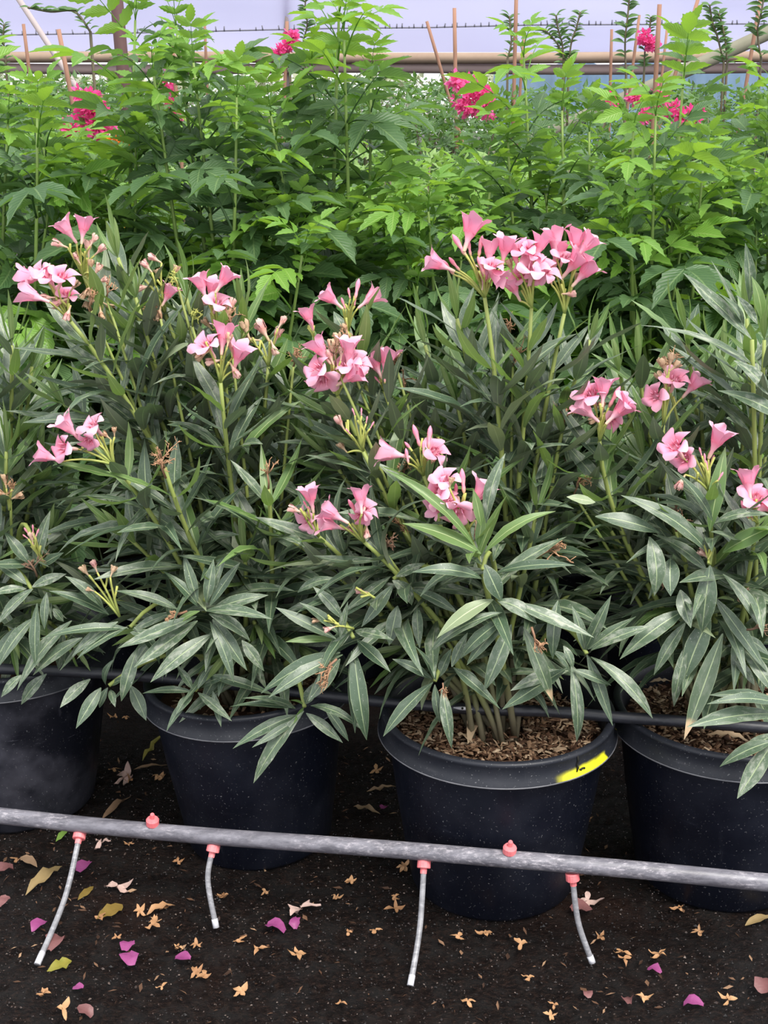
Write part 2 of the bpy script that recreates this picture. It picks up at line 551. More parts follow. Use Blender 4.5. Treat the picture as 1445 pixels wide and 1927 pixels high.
# ------------------------------------------------------------------ leaf, flower and litter shapes
def blade(mb, segs, arch, twist, side, fold, prof, wavy=0.0, m=None, rng=R):
    """unit leaf blade: length 1 along +Y, width 1 across X, upper face +Z; arch bends the tip to -Z"""
    cl = []
    y = z = x = 0.0
    ds = 1.0 / segs
    for i in range(segs + 1):
        cl.append(Vector((x, y, z)))
        t = (i + 0.5) / segs
        a = -arch * (t - 0.35) * 1.6
        b = side * (t - 0.3) * 1.5
        y += math.cos(a) * math.cos(b) * ds
        z += math.sin(a) * ds
        x += math.sin(b) * ds
    e = cl[-1]
    ay = math.atan2(e.z, e.y)
    ax = math.atan2(e.x, math.hypot(e.y, e.z))
    rot = Matrix.Rotation(ax, 3, 'Z') @ Matrix.Rotation(-ay, 3, 'X')
    L = e.length
    rows, uvs = [], []
    for i, p in enumerate(cl):
        t = i / segs
        hw = 0.5 * prof(t)
        p = rot @ p / L
        tw = twist * (t - 0.3)
        ph = rng.uniform(-wavy, wavy)
        row, ur = [], []
        for k, q in ((-1, 0.0), (-0.5, 0.25), (0, 0.5), (0.5, 0.75), (1, 1.0)):
            xx = k * hw
            zz = abs(k) * hw * fold + k * hw * math.sin(tw) * 0.25 + abs(k) * ph * hw * 0.3
            pp = Vector((p.x * 6.0 + xx * math.cos(tw * 0.8), p.y, p.z + zz))
            row.append(pp if m is None else m @ pp)
            ur.append((q, t))
        rows.append(row)
        uvs.append(ur)
    return mb.grid(rows, uvs)


def lanceolate(t):
    if t <= 0:
        return 0.07
    return max(0.07 if t < 0.2 else 0.012, (math.sin(pi * min(1, t ** 0.88)) ** 0.98) * 1.0 if t < 1 else 0.012)


def ovate(t):
    return max(0.05, math.sin(pi * min(1, t ** 0.72)) ** 0.9) if t < 1 else 0.02


LEAF = {}
LR = random.Random(3)
for mk in ('leaf', 'leaf_young', 'leaf_pale', 'leaf_burn', 'strawleaf', 'brownleaf'):
    LEAF[mk] = []
    for (arch, tw, sd_) in ((0.10, 0.3, 0.02), (0.45, -0.3, -0.03), (0.75, 0.2, 0.05), (-0.30, 0.2, 0.0),
                            (0.30, 0.7, -0.05), (0.55, -0.8, 0.06), (-0.55, -0.2, 0.03), (1.05, 0.2, -0.02)):
        mb = MB()
        blade(mb, 8, arch, tw, sd_, 0.035 if mk not in ('strawleaf', 'brownleaf') else 0.09, lanceolate, 0.08, None, LR)
        LEAF[mk].append(mb.mesh('oleander_leaf_blade', mk))


def flower_mesh(kind, mat, seed):
    rg = random.Random(seed)
    mb = MB()
    S = 8
    # calyx and tube
    prof = [(0.045, 0.0), (0.06, 0.10), (0.062, 0.26), (0.10, 0.38), (0.15, 0.48), (0.175, 0.55)]
    rows = [[(r * math.cos(k * 2 * pi / S), y, r * math.sin(k * 2 * pi / S)) for k in range(S)] for r, y in prof]
    uvs = [[(k / S, y / 1.15) for k in range(S)] for r, y in prof]
    mb.grid(rows, uvs, True)
    if kind == 'open':
        Rm, ys, wd = 0.56, (0.53, 0.64, 0.68, 0.66, 0.58), 0.66
    elif kind == 'half':
        Rm, ys, wd = 0.50, (0.53, 0.70, 0.86, 0.96, 0.98), 0.62
    else:
        Rm, ys, wd = 0.24, (0.52, 0.66, 0.80, 0.90, 0.92), 0.50
    for k in range(5):
        a0 = k * 2 * pi / 5 + rg.uniform(-0.08, 0.08)
        rm = Rm * rg.uniform(0.85, 1.1)
        jy = rg.uniform(-0.05, 0.05)
        rows, uvs = [], []
        for i, y in enumerate(ys):
            t = i / 4
            r = 0.165 + (rm - 0.165) * (t ** (0.9 if kind != 'half' else 1.5))
            if kind == 'wither':
                r = 0.165 + (rm - 0.165) * math.sin(t * 2.4) + rg.uniform(-0.03, 0.05)
            hw = wd * (0.55, 0.80, 1.0, 0.88, 0.42)[i] * (1.0 if kind != 'wither' else rg.uniform(0.5, 0.9))
            row, ur = [], []
            for c in (-1, -0.34, 0.34, 1):
                # petal width kept as an arc; pinwheel skew
                ww = hw * 0.34 * c
                ang = a0 + t * 0.25
                rr = r - abs(c) * 0.03 + 0.05 * c * t
                yy = y + jy * t + (0.035 * c if kind != 'wither' else rg.uniform(-0.05, 0.05))
                row.append((rr * math.cos(ang) - ww * math.sin(ang), yy, rr * math.sin(ang) + ww * math.cos(ang)))
                ur.append(((c + 1) / 2, 0.46 + 0.54 * t))
            rows.append(row)
            uvs.append(ur)
        mb.grid(rows, uvs)
    if kind == 'open':   # fringed crown in the throat
        for k in range(5):
            a = k * 2 * pi / 5 + 0.3
            mb.tube([(0.12 * math.cos(a), 0.50, 0.12 * math.sin(a)), (0.15 * math.cos(a + .1), 0.72, 0.15 * math.sin(a + .1))], [0.035, 0.01], 4, 0.5, 0.75)
    return mb.mesh('oleander_flower', mat)


def bud_mesh(mat, seed):
    mb = MB()
    prof = [(0.03, 0), (0.075, 0.10), (0.085, 0.22), (0.065, 0.34), (0.095, 0.5), (0.12, 0.66), (0.10, 0.82), (0.05, 0.94), (0.006, 1.0)]
    S = 7
    rows = [[(r * math.cos(k * 2 * pi / S + y), y, r * math.sin(k * 2 * pi / S + y)) for k in range(S)] for r, y in prof]
    uvs = [[(k / S, y) for k in range(S)] for r, y in prof]
    mb.grid(rows, uvs, True)
    return mb.mesh('oleander_bud', mat)


FL = {
    'o': [flower_mesh('half', 'flower', 11 + i) for i in range(3)],
    'f': [flower_mesh('open', 'flower', 21 + i) for i in range(3)],
    'b': [bud_mesh('bud', 1)],
    'w': [flower_mesh('wither', 'withered', 31 + i) for i in range(3)],
    'd': [flower_mesh('wither', 'dried', 41 + i) for i in range(3)],
}
FNAME = {'o': 'flower', 'f': 'flower', 'b': 'flower_bud', 'w': 'withered_flower', 'd': 'dried_flower'}
FSIZE = {'o': 0.041, 'f': 0.042, 'b': 0.034, 'w': 0.025, 'd': 0.025}


# ------------------------------------------------------------------ the setting
def ground_mesh():
    mb = MB()
    xs = [-1.35 + 2.7 * i / 200 for i in range(201)]
    ysn = [1.55 + 1.35 * j / 110 for j in range(111)]
    rows, uvs = [], []
    for y in ysn:
        rw = []
        for x in xs:
            e = min(1, (y - 1.55) / 0.1, (2.9 - y) / 0.1, (x + 1.35) / 0.1, (1.35 - x) / 0.1)
            h = 0.008 * mnoise.noise((x * 9, y * 9, 0)) + 0.0055 * mnoise.noise((x * 40, y * 55, 3)) + 0.004 * mnoise.noise((x * 90, y * 90, 8))
            rw.append((x, y, (h - 0.003) * max(0, e)))
        rows.append(rw)
        uvs.append([(x, y) for x in xs])
    ids = mb.grid(rows, uvs)
    # the floor goes on around the finely modelled strip
    X0, X1, Y0, Y1 = -14, 14, -4, 24
    c = [mb.vert(p) for p in ((X0, Y0, 0), (X1, Y0, 0), (X1, Y1, 0), (X0, Y1, 0))]
    a, b, d, e = ids[0][0], ids[0][-1], ids[-1][-1], ids[-1][0]
    mb.f.append(tuple([c[0], c[1], b] + list(reversed(ids[0]))[1:]))
    mb.f.append(tuple([c[2], c[3], e] + ids[-1][1:]))
    mb.f.append(tuple([c[1], c[2], d] + [r[-1] for r in reversed(ids)][1:]))
    mb.f.append(tuple([c[3], c[0], a] + [r[0] for r in ids][1:]))
    return mb


gr = ground_mesh().build('floor', 'ground')
tag(gr, 'dark wet gritty ground under the pots', None, None, 'structure')
GRR = random.Random(77)
mb = MB()
for k in range(14000):
    x, y = GRR.uniform(-1.15, 1.1), GRR.uniform(1.62, 2.75)
    q = Vector((x, y, 0.0005 + GRR.random() * 0.002))
    L = GRR.uniform(0.0008, 0.0024) * (1.7 if GRR.random() < 0.04 else 1)
    a = GRR.uniform(0, 6.28)
    g0 = GRR.random()
    ids = [mb.vert(q + Vector((math.cos(a + t) * L * r_, math.sin(a + t) * L * r_, 0)), (g0, 0.5)) for t, r_ in ((0, 1.2), (2.0, .8), (3.5, 1.0), (5.0, .6))]
    c_ = mb.vert(q + Vector((0, 0, L * 0.9)), (g0, 0.5))
    for t in range(4):
        mb.f.append((ids[t], ids[(t + 1) % 4], c_))
tag(mb.build('grit', 'grit', gr, smooth=False), None, None, None, 'stuff')
mb = MB()
for k in range(900):
    q = Vector((GRR.uniform(-1.15, 1.1), GRR.uniform(1.62, 2.9), 0.003))
    L = GRR.uniform(0.003, 0.010)
    wd = L * GRR.uniform(0.15, 0.5)
    m = Matrix.Translation(q) @ Matrix.Rotation(GRR.uniform(0, 6.3), 4, 'Z') @ Matrix.Rotation(GRR.gauss(0, .35), 4, 'X') @ Matrix.Rotation(GRR.gauss(0, .3), 4, 'Y')
    g0 = GRR.random() ** 1.5 * 0.8
    ids = [mb.vert(m @ Vector(p), (g0, 0.5)) for p in ((-L, 0, 0), (-L * .2, -wd, .001), (L, -wd * .2, .0005), (L * .3, wd, .001))]
    mb.f.append((ids[0], ids[1], ids[2]))
    mb.f.append((ids[0], ids[2], ids[3]))
tag(mb.build('plant_crumbs', 'chip', gr, smooth=False), None, None, None, 'stuff')

WY = 11.5   # side wall of the greenhouse


def wall_sheet():
    mb = MB()
    nx, nz = 120, 26
    rows, uvs = [], []
    for j in range(nz + 1):
        z = 1.40 + 3.0 * j / nz
        rows.append([(-8 + 16 * i / nx, WY + 0.05 * mnoise.noise((i * 0.13 + j * 0.1, j * 0.35, 0)) + 0.02 * mnoise.noise((i * 0.5, j * 1.1, 4)), z) for i in range(nx + 1)])
        uvs.append([(i / nx, j / nz) for i in range(nx + 1)])
    mb.grid(rows, uvs)
    return mb


ws = wall_sheet().build('wall_back', 'sheet')
tag(ws, 'translucent white plastic side wall of the greenhouse', None, None, 'structure')
mb = MB()
mb.tube([(-8 + i, WY - 0.10, 1.362 + 0.006 * math.sin(i * 1.3)) for i in range(17)], 0.042, 10)
tag(mb.build('trim_1', 'beam'), 'round brown rail along the foot of the plastic wall', None, None, 'structure')
mb = MB()
mb.tube([(-8 + i * 0.5, WY - 0.05, 1.278 + 0.008 * math.sin(i * 0.9)) for i in range(33)], 0.042, 8)
tag(mb.build('trim_2', 'roll'), 'rolled up curtain edge hanging under the rail', None, None, 'structure')
for i, px in enumerate((-900, 540, 2300)):
    p = at(px, 120, WY - 0.05)
    mb = MB()
    mb.tube([(p.x, WY + 0.03, 0), (p.x, WY + 0.03, 4.4)], 0.03, 8)
    tag(mb.build('trim_%d' % (3 + i), 'pole'), 'pipe upright holding the plastic wall', None, None, 'structure')
# wire with its clips
wr = thing('wall_wire', 'thin dark wire with clips strung along the plastic wall', 'wire', (0, WY - 0.14, 1.62))
wp = [at(x, y, WY - 0.14) for x, y in ((-300, 72), (0, 66), (300, 61), (640, 53), (800, 52), (1000, 47), (1200, 46), (1400, 45), (1800, 45))]
mb = MB()
mb.tube([p - Vector((0, WY - 0.14, 1.62)) for p in wp], 0.006, 5)
mb.build('wire', 'wire', wr)
mb = MB()
RC = random.Random(5)
for a, b in zip(wp[:-1], wp[1:]):
    for k in range(14):
        p = a.lerp(b, (k + RC.random() * 0.6) / 14) - Vector((0, WY - 0.14, 1.62))
        h = RC.uniform(0.012, 0.035)
        mb.tube([p + Vector((0, -0.004, -0.006)), p + Vector((RC.uniform(-.008, .008), -0.004, h))], 0.0055, 4)
tag(mb.build('wire_clips', 'wire', wr), None, None, None, 'stuff')


# ------------------------------------------------------------------ pots
def make_pot(label, X, Y, rt, H, rot=(0, 0, 0), body='pot', rim='rim', detail=True, lip=0.044, chips=0, soil_drop=0.045, group='black nursery pots'):
    t = thing('nursery_pot', label, 'pot', (X, Y, 0), group, rot)
    rb = rt * 0.72
    n = 64 if detail else 32
    rbt = rt - 0.012
    mb = MB()
    prof = [(0.0, 0.012), (rb - 0.03, 0.012), (rb - 0.02, 0.0), (rb - 0.006, 0.0), (rb, 0.008),
            (rb + (rbt - rb) * 0.30, (H - lip) * 0.30), (rb + (rbt - rb) * 0.62, (H - lip) * 0.62), (rbt - 0.003, H - lip - 0.002)]
    mb.lathe(prof, n)
    mb.build('body', body, t)
    mb = MB()
    prof = [(rbt - 0.004, H - lip + 0.001), (rt - 0.001, H - lip - 0.003), (rt + 0.003, H - lip), (rt + 0.003, H - lip + 0.004), (rt - 0.003, H - lip + 0.009), (rt - 0.003, H - 0.008), (rt - 0.001, H - 0.004),
            (rt - 0.004, H), (rt - 0.012, H + 0.001), (rt - 0.017, H - 0.004), (rt - 0.020, H - 0.03), (rt - 0.026, H - 0.09)]
    mb.lathe(prof, 96 if detail else 32)
    mb.build('rim', rim, t)
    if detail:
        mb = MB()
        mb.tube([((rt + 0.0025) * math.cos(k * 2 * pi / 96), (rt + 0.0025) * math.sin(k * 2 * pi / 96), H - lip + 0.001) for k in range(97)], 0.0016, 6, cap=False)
        mb.build('rim_bead_highlight', 'bead_highlight', t)  # thin pale ring that paints the bright line along the lip's lower edge
    mb = MB()
    rs = rt - 0.0205
    K = 14 if detail else 3
    rows, uvs = [], []
    for i in range(K + 1):
        r = rs * (0.001 + i / K)
        r = min(r, rs)
        rows.append([(r * math.cos(k * 2 * pi / 48), r * math.sin(k * 2 * pi / 48),
                      H - soil_drop + 0.008 * mnoise.noise((r * 22 * math.cos(k * 2 * pi / 48) + X * 9, r * 22 * math.sin(k * 2 * pi / 48), 1)) * (1 if i < K else 0)) for k in range(48)])
        uvs.append([(k / 48, i / K) for k in range(48)])
    mb.grid(rows, uvs, True)
    mb.build('soil', 'soil', t)
    if chips:
        rg = random.Random(int(X * 1000) + 5)
        mb = MB()
        for k in range(chips):
            r = (rs - 0.008) * math.sqrt(rg.random())
            a = rg.uniform(0, 2 * pi)
            L = rg.uniform(0.007, 0.022)
            wd = L * rg.uniform(0.25, 0.55)
            m = Matrix.Translation((r * math.cos(a), r * math.sin(a), H - soil_drop + rg.uniform(0.004, 0.013))) @ Matrix.Rotation(rg.uniform(0, 6.3), 4, 'Z') @ Matrix.Rotation(rg.gauss(0, 0.45), 4, 'X') @ Matrix.Rotation(rg.gauss(0, 0.4), 4, 'Y')
            th = 0.0015
            cu = rg.random()
            ids = [mb.vert(m @ Vector(p), (cu, 0.5)) for p in ((-L / 2, -wd / 3, 0), (-L / 5, -wd / 2, th), (L / 2, -wd / 8, 0), (L / 3, wd / 2, th), (-L / 2, wd / 3, th), (0, 0, th * 2.2))]
            for i in range(5):
                mb.f.append((ids[i], ids[(i + 1) % 5], ids[5]))
        tag(mb.build('bark_mulch', 'chip', t, smooth=False), None, None, None, 'stuff')
    return t


POT = {
    1: (-0.765, 2.55, 0.218, 0.365), 2: (-0.246, 2.405, 0.197, 0.354),
    3: (0.206, 2.258, 0.214, 0.353), 4: (0.638, 2.285, 0.216, 0.350),
}
make_pot('scuffed black nursery pot cut off by the left edge', *POT[1], body='pot_scratched', rim='rim')
make_pot('leaning black nursery pot between the scuffed one and the yellow-marked one', *POT[2], rot=(0, math.radians(-3), 0), soil_drop=0.06, chips=250)
p3 = make_pot('black nursery pot with yellow paint on its rim', *POT[3], rim='rim_painted', chips=2600, soil_drop=0.052)
make_pot('black nursery pot at the right edge, right of the yellow-marked one', *POT[4], chips=2200, soil_drop=0.05)
# black scribble on the yellow paint
mb = MB()
for (u0, pts) in ((0.848, [(0, .040), (.002, .030), (-.001, .024), (.002, .016), (.000, .009)]), (0.853, [(0, .012), (.003, .010), (.006, .012), (.012, .010)])):
    line = []
    for (du, dz) in pts:
        a = (u0 + du / (2 * pi * 0.214)) * 2 * pi
        line.append((0.2125 * math.cos(a), 0.2125 * math.sin(a), 0.353 - 0.044 + dz))
    mb.tube(line, [0.0012, 0.0022, 0.0014, 0.0022, 0.0012][:len(line)], 5)
tag(mb.build('ink_scribble', 'ink', p3), 'black scribble on the yellow paint')


# ------------------------------------------------------------------ irrigation lines
def smooth_path(pts, n=8):
    out = []
    for i in range(len(pts) - 1):
        p0, p1, p2, p3_ = pts[max(i - 1, 0)], pts[i], pts[i + 1], pts[min(i + 2, len(pts) - 1)]
        for k in range(n):
            t = k / n
            out.append(0.5 * ((2 * p1) + (p2 - p0) * t + (2 * p0 - 5 * p1 + 4 * p2 - p3_) * t * t + (3 * p1 - p0 - 3 * p2 + p3_) * t ** 3))
    out.append(pts[-1])
    return out


FP = [(-320, 1500, 2.32), (-40, 1531, 2.24), (0, 1535, 2.232), (160, 1552, 2.20), (400, 1574, 2.15), (722, 1597, 2.085), (960, 1617, 2.035), (1200, 1637, 2.00), (1445, 1661, 1.97), (1760, 1690, 1.92)]
fpts = [at(*q) for q in FP]
dl = thing('drip_line', 'weathered grey irrigation pipe in front of the pots with red fittings', 'pipe', (0, 2.1, 0))
off = Vector((0, 2.1, 0))
mb = MB()
mb.tube([p - off for p in smooth_path(fpts, 6)], 0.0152, 14)
mb.build('pipe', 'pipe', dl)


def pipe_at(px):
    for a, b in zip(FP[:-1], FP[1:]):
        if a[0] <= px <= b[0]:
            t = (px - a[0]) / (b[0] - a[0])
            return at(*[a[k] + (b[k] - a[k]) * t for k in range(3)])


for (px, pts) in ((150, [(122, 1690), (70, 1815)]), (402, [(391, 1655), (407, 1746)]), (798, [(790, 1745), (772, 1855)]), (1077, [(1088, 1735), (1115, 1812)])):
    top = pipe_at(px) + Vector((0, -0.004, -0.017))
    end = atz(pts[1][0], pts[1][1], 0.007)
    midp = at(pts[0][0], pts[0][1], top.y * 0.55 + end.y * 0.45)
    path = smooth_path([top, midp, end], 8)
    mb = MB()
    mb.tube([p - off for p in path], 0.0052, 8)
    tb = mb.build('drip_tube', 'tube', dl)
    mb = MB()
    mb.tube([p - off for p in path[-3:]], 0.0057, 8)
    mb.build('cut_end', 'tube_end', tb)
    d = (path[1] - path[0]).normalized()
    mb = MB()
    mb.tube([top - d * 0.003 - off, top - d * 0.002 - off, top + d * 0.010 - off, top + d * 0.011 - off], [0.0105, 0.0118, 0.0118, 0.0105], 14)
    mb.tube([top + d * 0.010 - off, top + d * 0.02 - off], [0.0062, 0.0058], 8)
    mb.build('connector', 'red', dl, smooth=False)
for px in (288, 958):
    p = pipe_at(px) + Vector((0, 0.0, 0.014)) - off
    mb = MB()
    u = Vector((0.05, -0.15, 1)).normalized()
    mb.tube([p - u * 0.002, p, p + u * 0.010, p + u * 0.013], [0.0100, 0.0118, 0.0118, 0.0095], 14)
    mb.tube([p + u * 0.012, p + u * 0.022, p + u * 0.024], [0.0038, 0.0042, 0.003], 8)
    tag(mb.build('plug', 'red', dl, smooth=False), 'pale red plug on top of the pipe')
for px in (-280, 1720):   # stakes that carry the pipe beyond the frame
    p = pipe_at(px) - off
    mb = MB()
    mb.tube([Vector((p.x, p.y, 0)), Vector((p.x, p.y, p.z))], 0.008, 8)
    mb.build('support_peg', 'pipe_black', dl)

rl = thing('rim_pipe', 'thin black irrigation pipe lying across the pot rims', 'pipe', (0, 2.3, 0.35))
off2 = Vector((0, 2.3, 0.35))
UPP = [(-150, 1254), (85, 1262), (260, 1272), (470, 1292), (647, 1313), (870, 1333), (1036, 1339), (1154, 1349), (1274, 1357), (1445, 1370), (1650, 1386)]
upts = [atz(x, y, 0.374 if x < 300 else 0.363) for x, y in UPP]
mb = MB()
mb.tube([p - off2 for p in smooth_path(upts, 6)], 0.0105, 12)
mb.build('pipe', 'pipe_black', rl)
hp = atz(870, 1333, 0.363) - off2
cdir = (CAM - off2 - hp).normalized()
mb = MB()
rows = []
side_ = (upts[5] - upts[4]).normalized()
upd = cdir.cross(side_)
mb.tube([hp + cdir * 0.0102 - side_ * 0.016, hp + cdir * 0.0108 - side_ * 0.004, hp + cdir * 0.0108 + side_ * 0.004, hp + cdir * 0.0102 + side_ * 0.018], [0.001, 0.0034, 0.0034, 0.001], 8)
tag(mb.build('lime_crust', 'tube_end', rl), 'white crust around a punched hole')
mb = MB()
mb.tube([hp + cdir * 0.0110, hp + cdir * 0.0146], 0.0022, 8)
mb.build('punched_hole', 'ink', rl)


# ------------------------------------------------------------------ oleanders
class Plant:
    def __init__(s, n, label, loc, z0):
        s.root = thing('oleander', label, 'plant', loc, 'pink oleanders in the front row')
        s.o = Vector(loc)
        s.z0 = z0
        s.leaves = []
        s.n = 0
        s.rg = random.Random(100 + n)

    def stem(s, path, r0, r1, name='stem', mat='stem'):
        mb = MB()
        n = len(path)
        mb.tube([p - s.o for p in path], [r0 + (r1 - r0) * i / (n - 1) for i in range(n)], 6)
        return mb.build(name, mat, s.root)

    def leaf(s, st, base, tip, wid, hint, mk='leaf', var=None):
        ms = LEAF[mk]
        me = ms[s.rg.randrange(len(ms)) if var is None else var]
        s.n += 1
        o = put('leaf', me, st, frame(base - s.o, tip - s.o, hint, wid))
        s.leaves.append(o)
        return o

    def whorls(s, st, path, t0, t1, spacing=0.038, L=0.18, young=0.25, splay=1.0, wid=0.0255, tuft=True):
        rg = s.rg
        seg = [(b - a).length for a, b in zip(path[:-1], path[1:])]
        tot = sum(seg)
        d = tot * t0
        ph = rg.uniform(0, 6.28)
        while d < tot * t1:
            acc = 0
            for i, l in enumerate(seg):
                if acc + l >= d:
                    p = path[i].lerp(path[i + 1], (d - acc) / l)
                    tg = (path[i + 1] - path[i]).normalized()
                    break
                acc += l
            f = (d / tot - t0) / max(0.01, t1 - t0)
            a = tg.orthogonal().normalized()
            b = tg.cross(a)
            k = 3
            for q in range(k):
                an = ph + q * 2 * pi / k + rg.uniform(-0.25, 0.25)
                rad = a * math.cos(an) + b * math.sin(an)
                up = (0.30 + 0.75 * f) / splay
                dr = (rad * rg.uniform(0.85, 1.1) + tg * up + Vector((0, 0, -0.22 * (1 - f) * splay))).normalized()
                ll = L * rg.uniform(0.78, 1.22) * (1.0 - 0.40 * max(0, (f - 0.6) / 0.4))
                tip = p + dr * ll
                if tip.z < 0.05:
                    continue
                yg = rg.random() < young * f * f * 1.8
                mk = 'leaf_young' if yg else ('leaf_pale' if rg.random() < 0.035 else 'leaf')
                s.leaf(st, p, tip, wid * rg.uniform(0.8, 1.15) * (0.85 if yg else 1), tg * 1.0 + Vector((0, 0, 0.35)), mk,
                       rg.choice((3, 0, 6, 0)) if f > 0.7 else rg.choice((0, 1, 2, 4, 5, 7, 1)))
            ph += pi / 3 + rg.uniform(-0.2, 0.2)
            d += spacing * rg.uniform(0.8, 1.25)
        if tuft:
            tg = (path[-1] - path[-2]).normalized()
            a = tg.orthogonal().normalized()
            b = tg.cross(a)
            for q in range(4):
                an = q * 1.6 + rg.random()
                dr = (tg + (a * math.cos(an) + b * math.sin(an)) * rg.uniform(0.12, 0.4)).normalized()
                s.leaf(st, path[-1], path[-1] + dr * rg.uniform(0.06, 0.115), 0.0125, -(a * math.cos(an) + b * math.sin(an)), 'leaf_young', rg.choice((0, 3, 6)))

    def base(s):
        a = s.rg.uniform(0, 6.28)
        r = s.rg.uniform(0.01, 0.06)
        return Vector((s.o.x + r * math.cos(a), s.o.y + r * math.sin(a), s.z0))

    def shoot(s, tip, via=None, t0=0.40, t1=0.97, tuft=True, r0=0.0065, r1=0.0032, **kw):
        b = s.base()
        if via is None:
            via = Vector((b.x + (tip.x - b.x) * 0.40, b.y + (tip.y - b.y) * 0.40, b.z + (tip.z - b.z) * 0.62 + (0.10 if tip.z < 0.62 else 0.0)))
        path = bez(b, via, tip, 10)
        st = s.stem(path, r0, r1)
        s.whorls(st, path, t0, t1, tuft=tuft, **kw)
        return st, path

    def flowers(s, st_tip, tang, items, Y, spread=0.02):
        """an inflorescence at a shoot tip; items: (px, py, angle, kind, size)"""
        rg = s.rg
        cl = None
        mb = MB()
        node = st_tip
        placed = []
        for it in items:
            px, py, ang, kd = it[:4]
            sz = FSIZE[kd] * (it[4] if len(it) > 4 else 1.0) * rg.uniform(0.92, 1.08)
            yy = Y + rg.uniform(-spread, spread)
            c = at(px, py, yy)
            a = math.radians(ang)
            if kd == 'f':
                toward = rg.uniform(0.7, 1.1)
            elif kd == 'o':
                toward = rg.uniform(-0.15, 0.55)
            else:
                toward = rg.uniform(-0.2, 0.3)
            ax = (Vector((1, 0, 0)) * math.cos(a) + UPV * math.sin(a) - FW * toward).normalized()
            b = c - ax * sz * (0.60 if kd in 'of' else 0.5)
            placed.append((b, ax, sz, kd))
            j = node + (b - node) * 0.45 + tang * (b - node).length * 0.22
            mb.tube([q - s.o for q in bez(node, j, b, 5)], [0.0026, 0.0024, 0.0021, 0.0019, 0.0017, 0.0017], 5)
        if not mb.v:
            return
        # bare short pedicels between the blossoms
        for k in range(max(3, len(items) // 2)):
            tgt = placed[rg.randrange(len(placed))][0]
            q0 = node.lerp(tgt, rg.uniform(0.35, 0.8)) + tang * 0.006
            q1 = q0 + (tang + Vector((rg.uniform(-.7, .7), rg.uniform(-.7, .7), rg.uniform(-.2, .6)))).normalized() * rg.uniform(0.012, 0.026)
            mb.tube([node.lerp(q0, 0.8) - s.o, q0 - s.o, q1 - s.o], [0.0016, 0.0016, 0.0022], 5)
        cl = mb.build('flower_stalk', 'stalk', s.root)
        for (b, ax, sz, kd) in placed:
            ms = FL[kd]
            hint = ax.orthogonal()
            hint = Matrix.Rotation(rg.uniform(0, 6.28), 3, ax) @ hint
            put(FNAME[kd], ms[rg.randrange(len(ms))], cl, frame(b - s.o, b - s.o + ax * sz, hint, sz))
        return cl

    def twig(s, node, direc, size, mat='twig', name='dry_flower_head', depth=3, n=4, rad=0.0021, parent=None):
        rg = s.rg
        mb = MB()

        def grow(p, d, L, lev):
            q = p + d * L
            bend = p.lerp(q, 0.5) + Vector((rg.uniform(-1, 1), rg.uniform(-1, 1), rg.uniform(-1, 1))) * L * 0.13
            rr = rad * (0.62 ** (depth - lev))
            mb.tube([p - s.o, bend - s.o, q - s.o], [rr, rr * 0.9, rr * 0.8], 5, (depth - lev) / (depth + 1), (depth - lev + 1) / (depth + 1))
            if lev == 0:
                return
            for k in range(n if lev == depth else rg.choice((2, 3))):
                f = rg.uniform(0.35, 1.0)
                nd = (d + Vector((rg.gauss(0, 0.62), rg.gauss(0, 0.62), rg.gauss(0, 0.62)))).normalized()
                grow(p.lerp(q, f), nd, L * rg.uniform(0.42, 0.75), lev - 1)
        grow(node, direc.normalized(), size, depth)
        return mb.build(name, mat, s.root)

    def rosette(s, node, leaves, Y, via=None, wid_px=27, stem=True, t0=0.55):
        """a shoot seen end-on with its leaves spread: leaves (bx, by, tx, ty, width px, [kind])"""
        rg = s.rg
        nd = at(node[0], node[1], Y)
        b = s.base()
        if via is None:
            via = Vector((b.x + (nd.x - b.x) * 0.45, b.y + (nd.y - b.y) * 0.35, max(b.z + 0.12, nd.z + 0.09)))
        path = bez(b, via, nd, 10)
        st = s.stem(path, 0.0055, 0.0036)
        for lf in leaves:
            bx, by, tx, ty, wp_ = lf[:5]
            mk = lf[5] if len(lf) > 5 else 'leaf'
            base = at(bx, by, Y + rg.uniform(-0.012, 0.012))
            dy = (ty - by)
            rel = -0.00022 * dy - 0.0001 * abs(tx - bx) + rg.uniform(-0.025, 0.02)
            if abs(dy) < 25:
                rel -= 0.02
            tip = at(tx, ty, Y + rel)
            wd = wp_ * (base - CAM).dot(FW) / FPX
            hint = (CAM - base).normalized() * 0.75 + Vector((rg.uniform(-0.25, 0.25), 0, 0.75))
            s.leaf(st, base, tip, wd * 0.88, hint, mk, lf[6] if len(lf) > 6 else rg.choice((0, 1, 1, 4, 2, 5)))
        return st, path


o1 = Plant(1, 'oleander in the scuffed pot, cut off by the left edge', (POT[1][0], POT[1][1], 0.31), 0.31)
o2 = Plant(2, 'oleander leaning left out of the second pot, with wilted heads among pink blossom', (POT[2][0], POT[2][1], 0.29), 0.29)
o3 = Plant(3, 'oleander with the big topmost spray of pink blossom, above the yellow-marked pot', (POT[3][0], POT[3][1], 0.29), 0.29)
o4 = Plant(4, 'oleander in the right edge pot with four small pink clusters', (POT[4][0], POT[4][1], 0.29), 0.29)


def cluster(pl, tip, Y, items, via=None, dirpx=None, **kw):
    """a leafy shoot that ends in a flower head"""
    t = at(tip[0], tip[1], Y)
    if via is not None:
        via = at(via[0], via[1], via[2] if len(via) > 2 else Y)
    st, path = pl.shoot(t, via, tuft=False, **kw)
    tg = (path[-1] - path[-2]).normalized()
    pl.flowers(t, tg, items, Y - 0.01)
    return st, path


